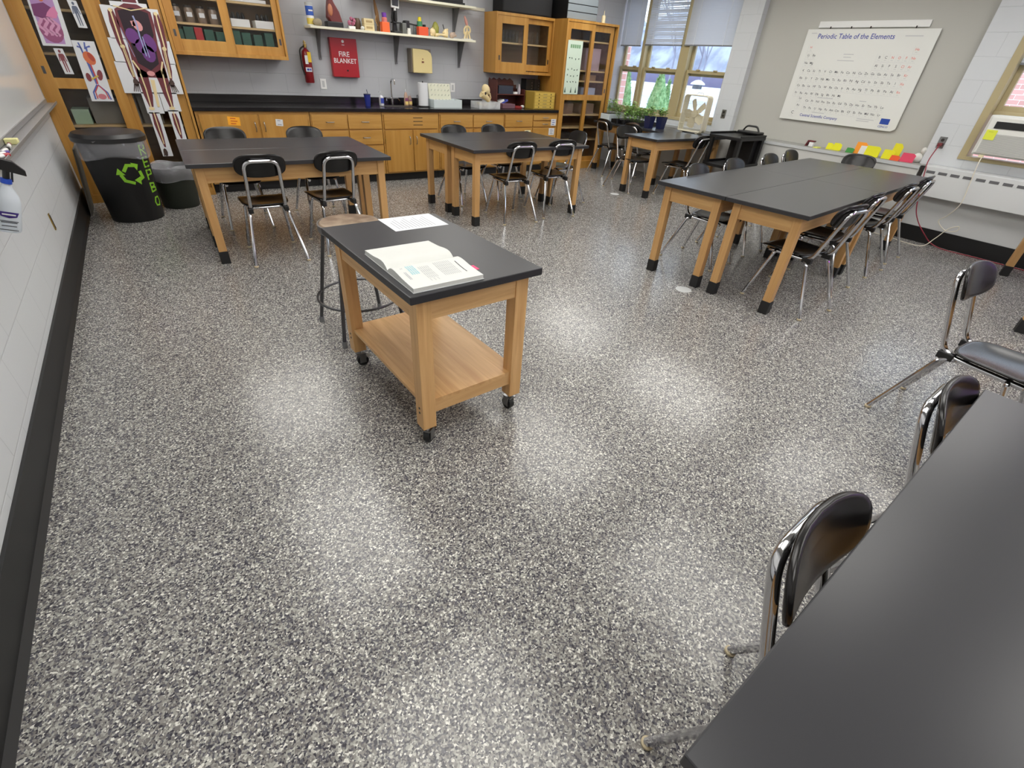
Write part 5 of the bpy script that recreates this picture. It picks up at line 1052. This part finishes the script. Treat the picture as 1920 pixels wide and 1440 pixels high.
def sprout(name, lab, x, y, z, n, h, pot, grp=None, seed=1, r_=.06):
    t = thing(name, lab, 'plant', (x, y, z), 0, grp); rnd = random.Random(seed)
    if pot == 'blue':
        q = MB(); a, b_, hh = .045, .062, .165; q.add([(-a, -a, 0), (a, -a, 0), (a, a, 0), (-a, a, 0), (-b_, -b_, hh), (b_, -b_, hh), (b_, b_, hh), (-b_, b_, hh)], [(0, 3, 2, 1), (0, 1, 5, 4), (1, 2, 6, 5), (2, 3, 7, 6), (3, 0, 4, 7)]); q.build('pot', NAVY, t); MB().box(-.058, -.058, hh-.02, .058, .058, hh-.01).build('soil', SOIL, t); z0 = hh-.01
    elif pot == 'flat':
        MB().box(-.24, -.13, 0, .24, .13, .006).box(-.24, -.13, .006, .24, -.122, .055).box(-.24, .122, .006, .24, .13, .055).box(-.24, -.122, .006, -.232, .122, .055).box(.232, -.122, .006, .24, .122, .055).build('tray', BLK, t); MB().box(-.232, -.122, .02, .232, .122, .045).build('soil', SOIL, t); z0 = .045
    else:
        MB().box(-.15, -.1, 0, .15, .1, .11).build('pot', mat('clear_pot', (206, 214, 216), .3), t, bev=.006); MB().box(-.14, -.09, .11, .14, .09, .116).build('soil', SOIL, t); z0 = .115
    st_ = MB(); lf = MB(); ex, ey = {'blue': (.04, .04), 'flat': (.21, .1), 'clear': (.12, .07)}[pot]
    for i in range(n):
        px, py = rnd.uniform(-ex, ex), rnd.uniform(-ey, ey); hh = h*rnd.uniform(.6, 1.1); tx, ty = px+rnd.uniform(-.05, .05), py+rnd.uniform(-.05, .05)
        st_.tube([(px, py, z0), ((px+tx)/2, (py+ty)/2, z0+hh*.6), (tx, ty, z0+hh)], .0022, 5)
        for k in range(12):
            q = rnd.uniform(.3, 1.05); c = Vector((px+(tx-px)*q, py+(ty-py)*q, z0+hh*q)); a = rnd.uniform(0, 6.28); d = Vector((math.cos(a), math.sin(a), rnd.uniform(-.3, .5))).normalized()*rnd.uniform(.045, .08); s_ = d.cross(Vector((0, 0, 1))).normalized()*rnd.uniform(.011, .02)
            lf.add([c, c+d*.5+s_, c+d+Vector((0, 0, -.006)), c+d*.5-s_], [(0, 1, 2, 3)])
    st_.build('stems', mat('stem', (120, 150, 70), .5), t); lf.build('leaves', LEAF, t)
SG = 'seedlings by the window'
sprout('potted_seedling', 'leafy seedling in the left square blue pot', 6.58, 5.72, TZ, 9, .13, 'blue', SG, 1)
sprout('potted_seedling', 'leafy seedling in the right square blue pot', 6.72, 5.60, TZ, 9, .14, 'blue', SG, 2)
sprout('seedling_tray', 'black tray of bushy seedlings just behind the blue pots', 6.75, 6.02, TZ, 34, .2, 'flat', SG, 3)
sprout('seedling_tray', 'black tray of bushy seedlings further along toward the tall cabinet', 6.75, 6.36, TZ, 34, .24, 'flat', SG, 4)
sprout('seedling_box', 'clear box of sparse stems beside the tall cabinet', 6.66, 6.66, TZ, 12, .2, 'clear', SG, 5)
for x, y, lab in ((6.46, 6.30, 'left small black round pot before the seedlings'), (6.47, 6.16, 'right small black round pot before the seedlings')):
    tag(MB().lathe([(.0001, 0), (.03, 0), (.04, .07), (.034, .07), (.028, .01), (.0001, .01)], 16).build('black_pot', BLK, loc=(x, y, TZ), smooth=True), lab, 'pot')
q = MB().tube([(0, -.1, .02), (.0, .0, .035), (-.01, .1, .02)], .02, 8); tag(q.build('dry_branch', mat('dry_brown', (84, 62, 46), .8), loc=(6.47, 5.92, TZ), smooth=True), 'brown dry twig bundle at the table edge before the plants', 'twigs')
t = thing('utility_cart', 'black plastic utility cart with a strap handled bag beside the fan table', 'cart', (6.50, 4.02, 0))
CW, CD_ = .60, .50
for nm, z in (('top_tray', .80), ('middle_shelf', .44), ('bottom_shelf', .12)):
    MB().box(0, 0, z, CW, CD_, z+.04).box(0, 0, z+.04, CW, .02, z+.065).box(0, CD_-.02, z+.04, CW, CD_, z+.065).box(CW-.02, .02, z+.04, CW, CD_-.02, z+.065).build(nm, BLK, t, bev=.006)
for x in (.01, CW-.06):
    for y in (.01, CD_-.06):
        MB().box(x, y, .16, x+.05, y+.05, .80).build('post', BLK, t); c = MB().box(x+.01, y+.01, .06, x+.04, y+.04, .12).build('caster', RUBBER, t); MB().cyl((x+.012, y+.025, .035), (x+.038, y+.025, .035), .035, 18).build('wheel', RUBBER, c, smooth=True)
MB().box(.44, .07, .485, .58, .43, .79).build('side_panel', WORNP, t)
t = thing('strap_handle_bag', 'black bag with an arched strap handle on top of the utility cart', 'bag', (7.0, 4.22, .866))
MB().box(-.08, -.16, 0, .08, .16, .03).build('bag', BLK, t, bev=.01); MB().tube(fillet([(0, -.12, .03), (0, -.08, .09), (0, .08, .09), (0, .12, .03)], .05, 5), .012, 8).build('handle', BLK, t, smooth=True)
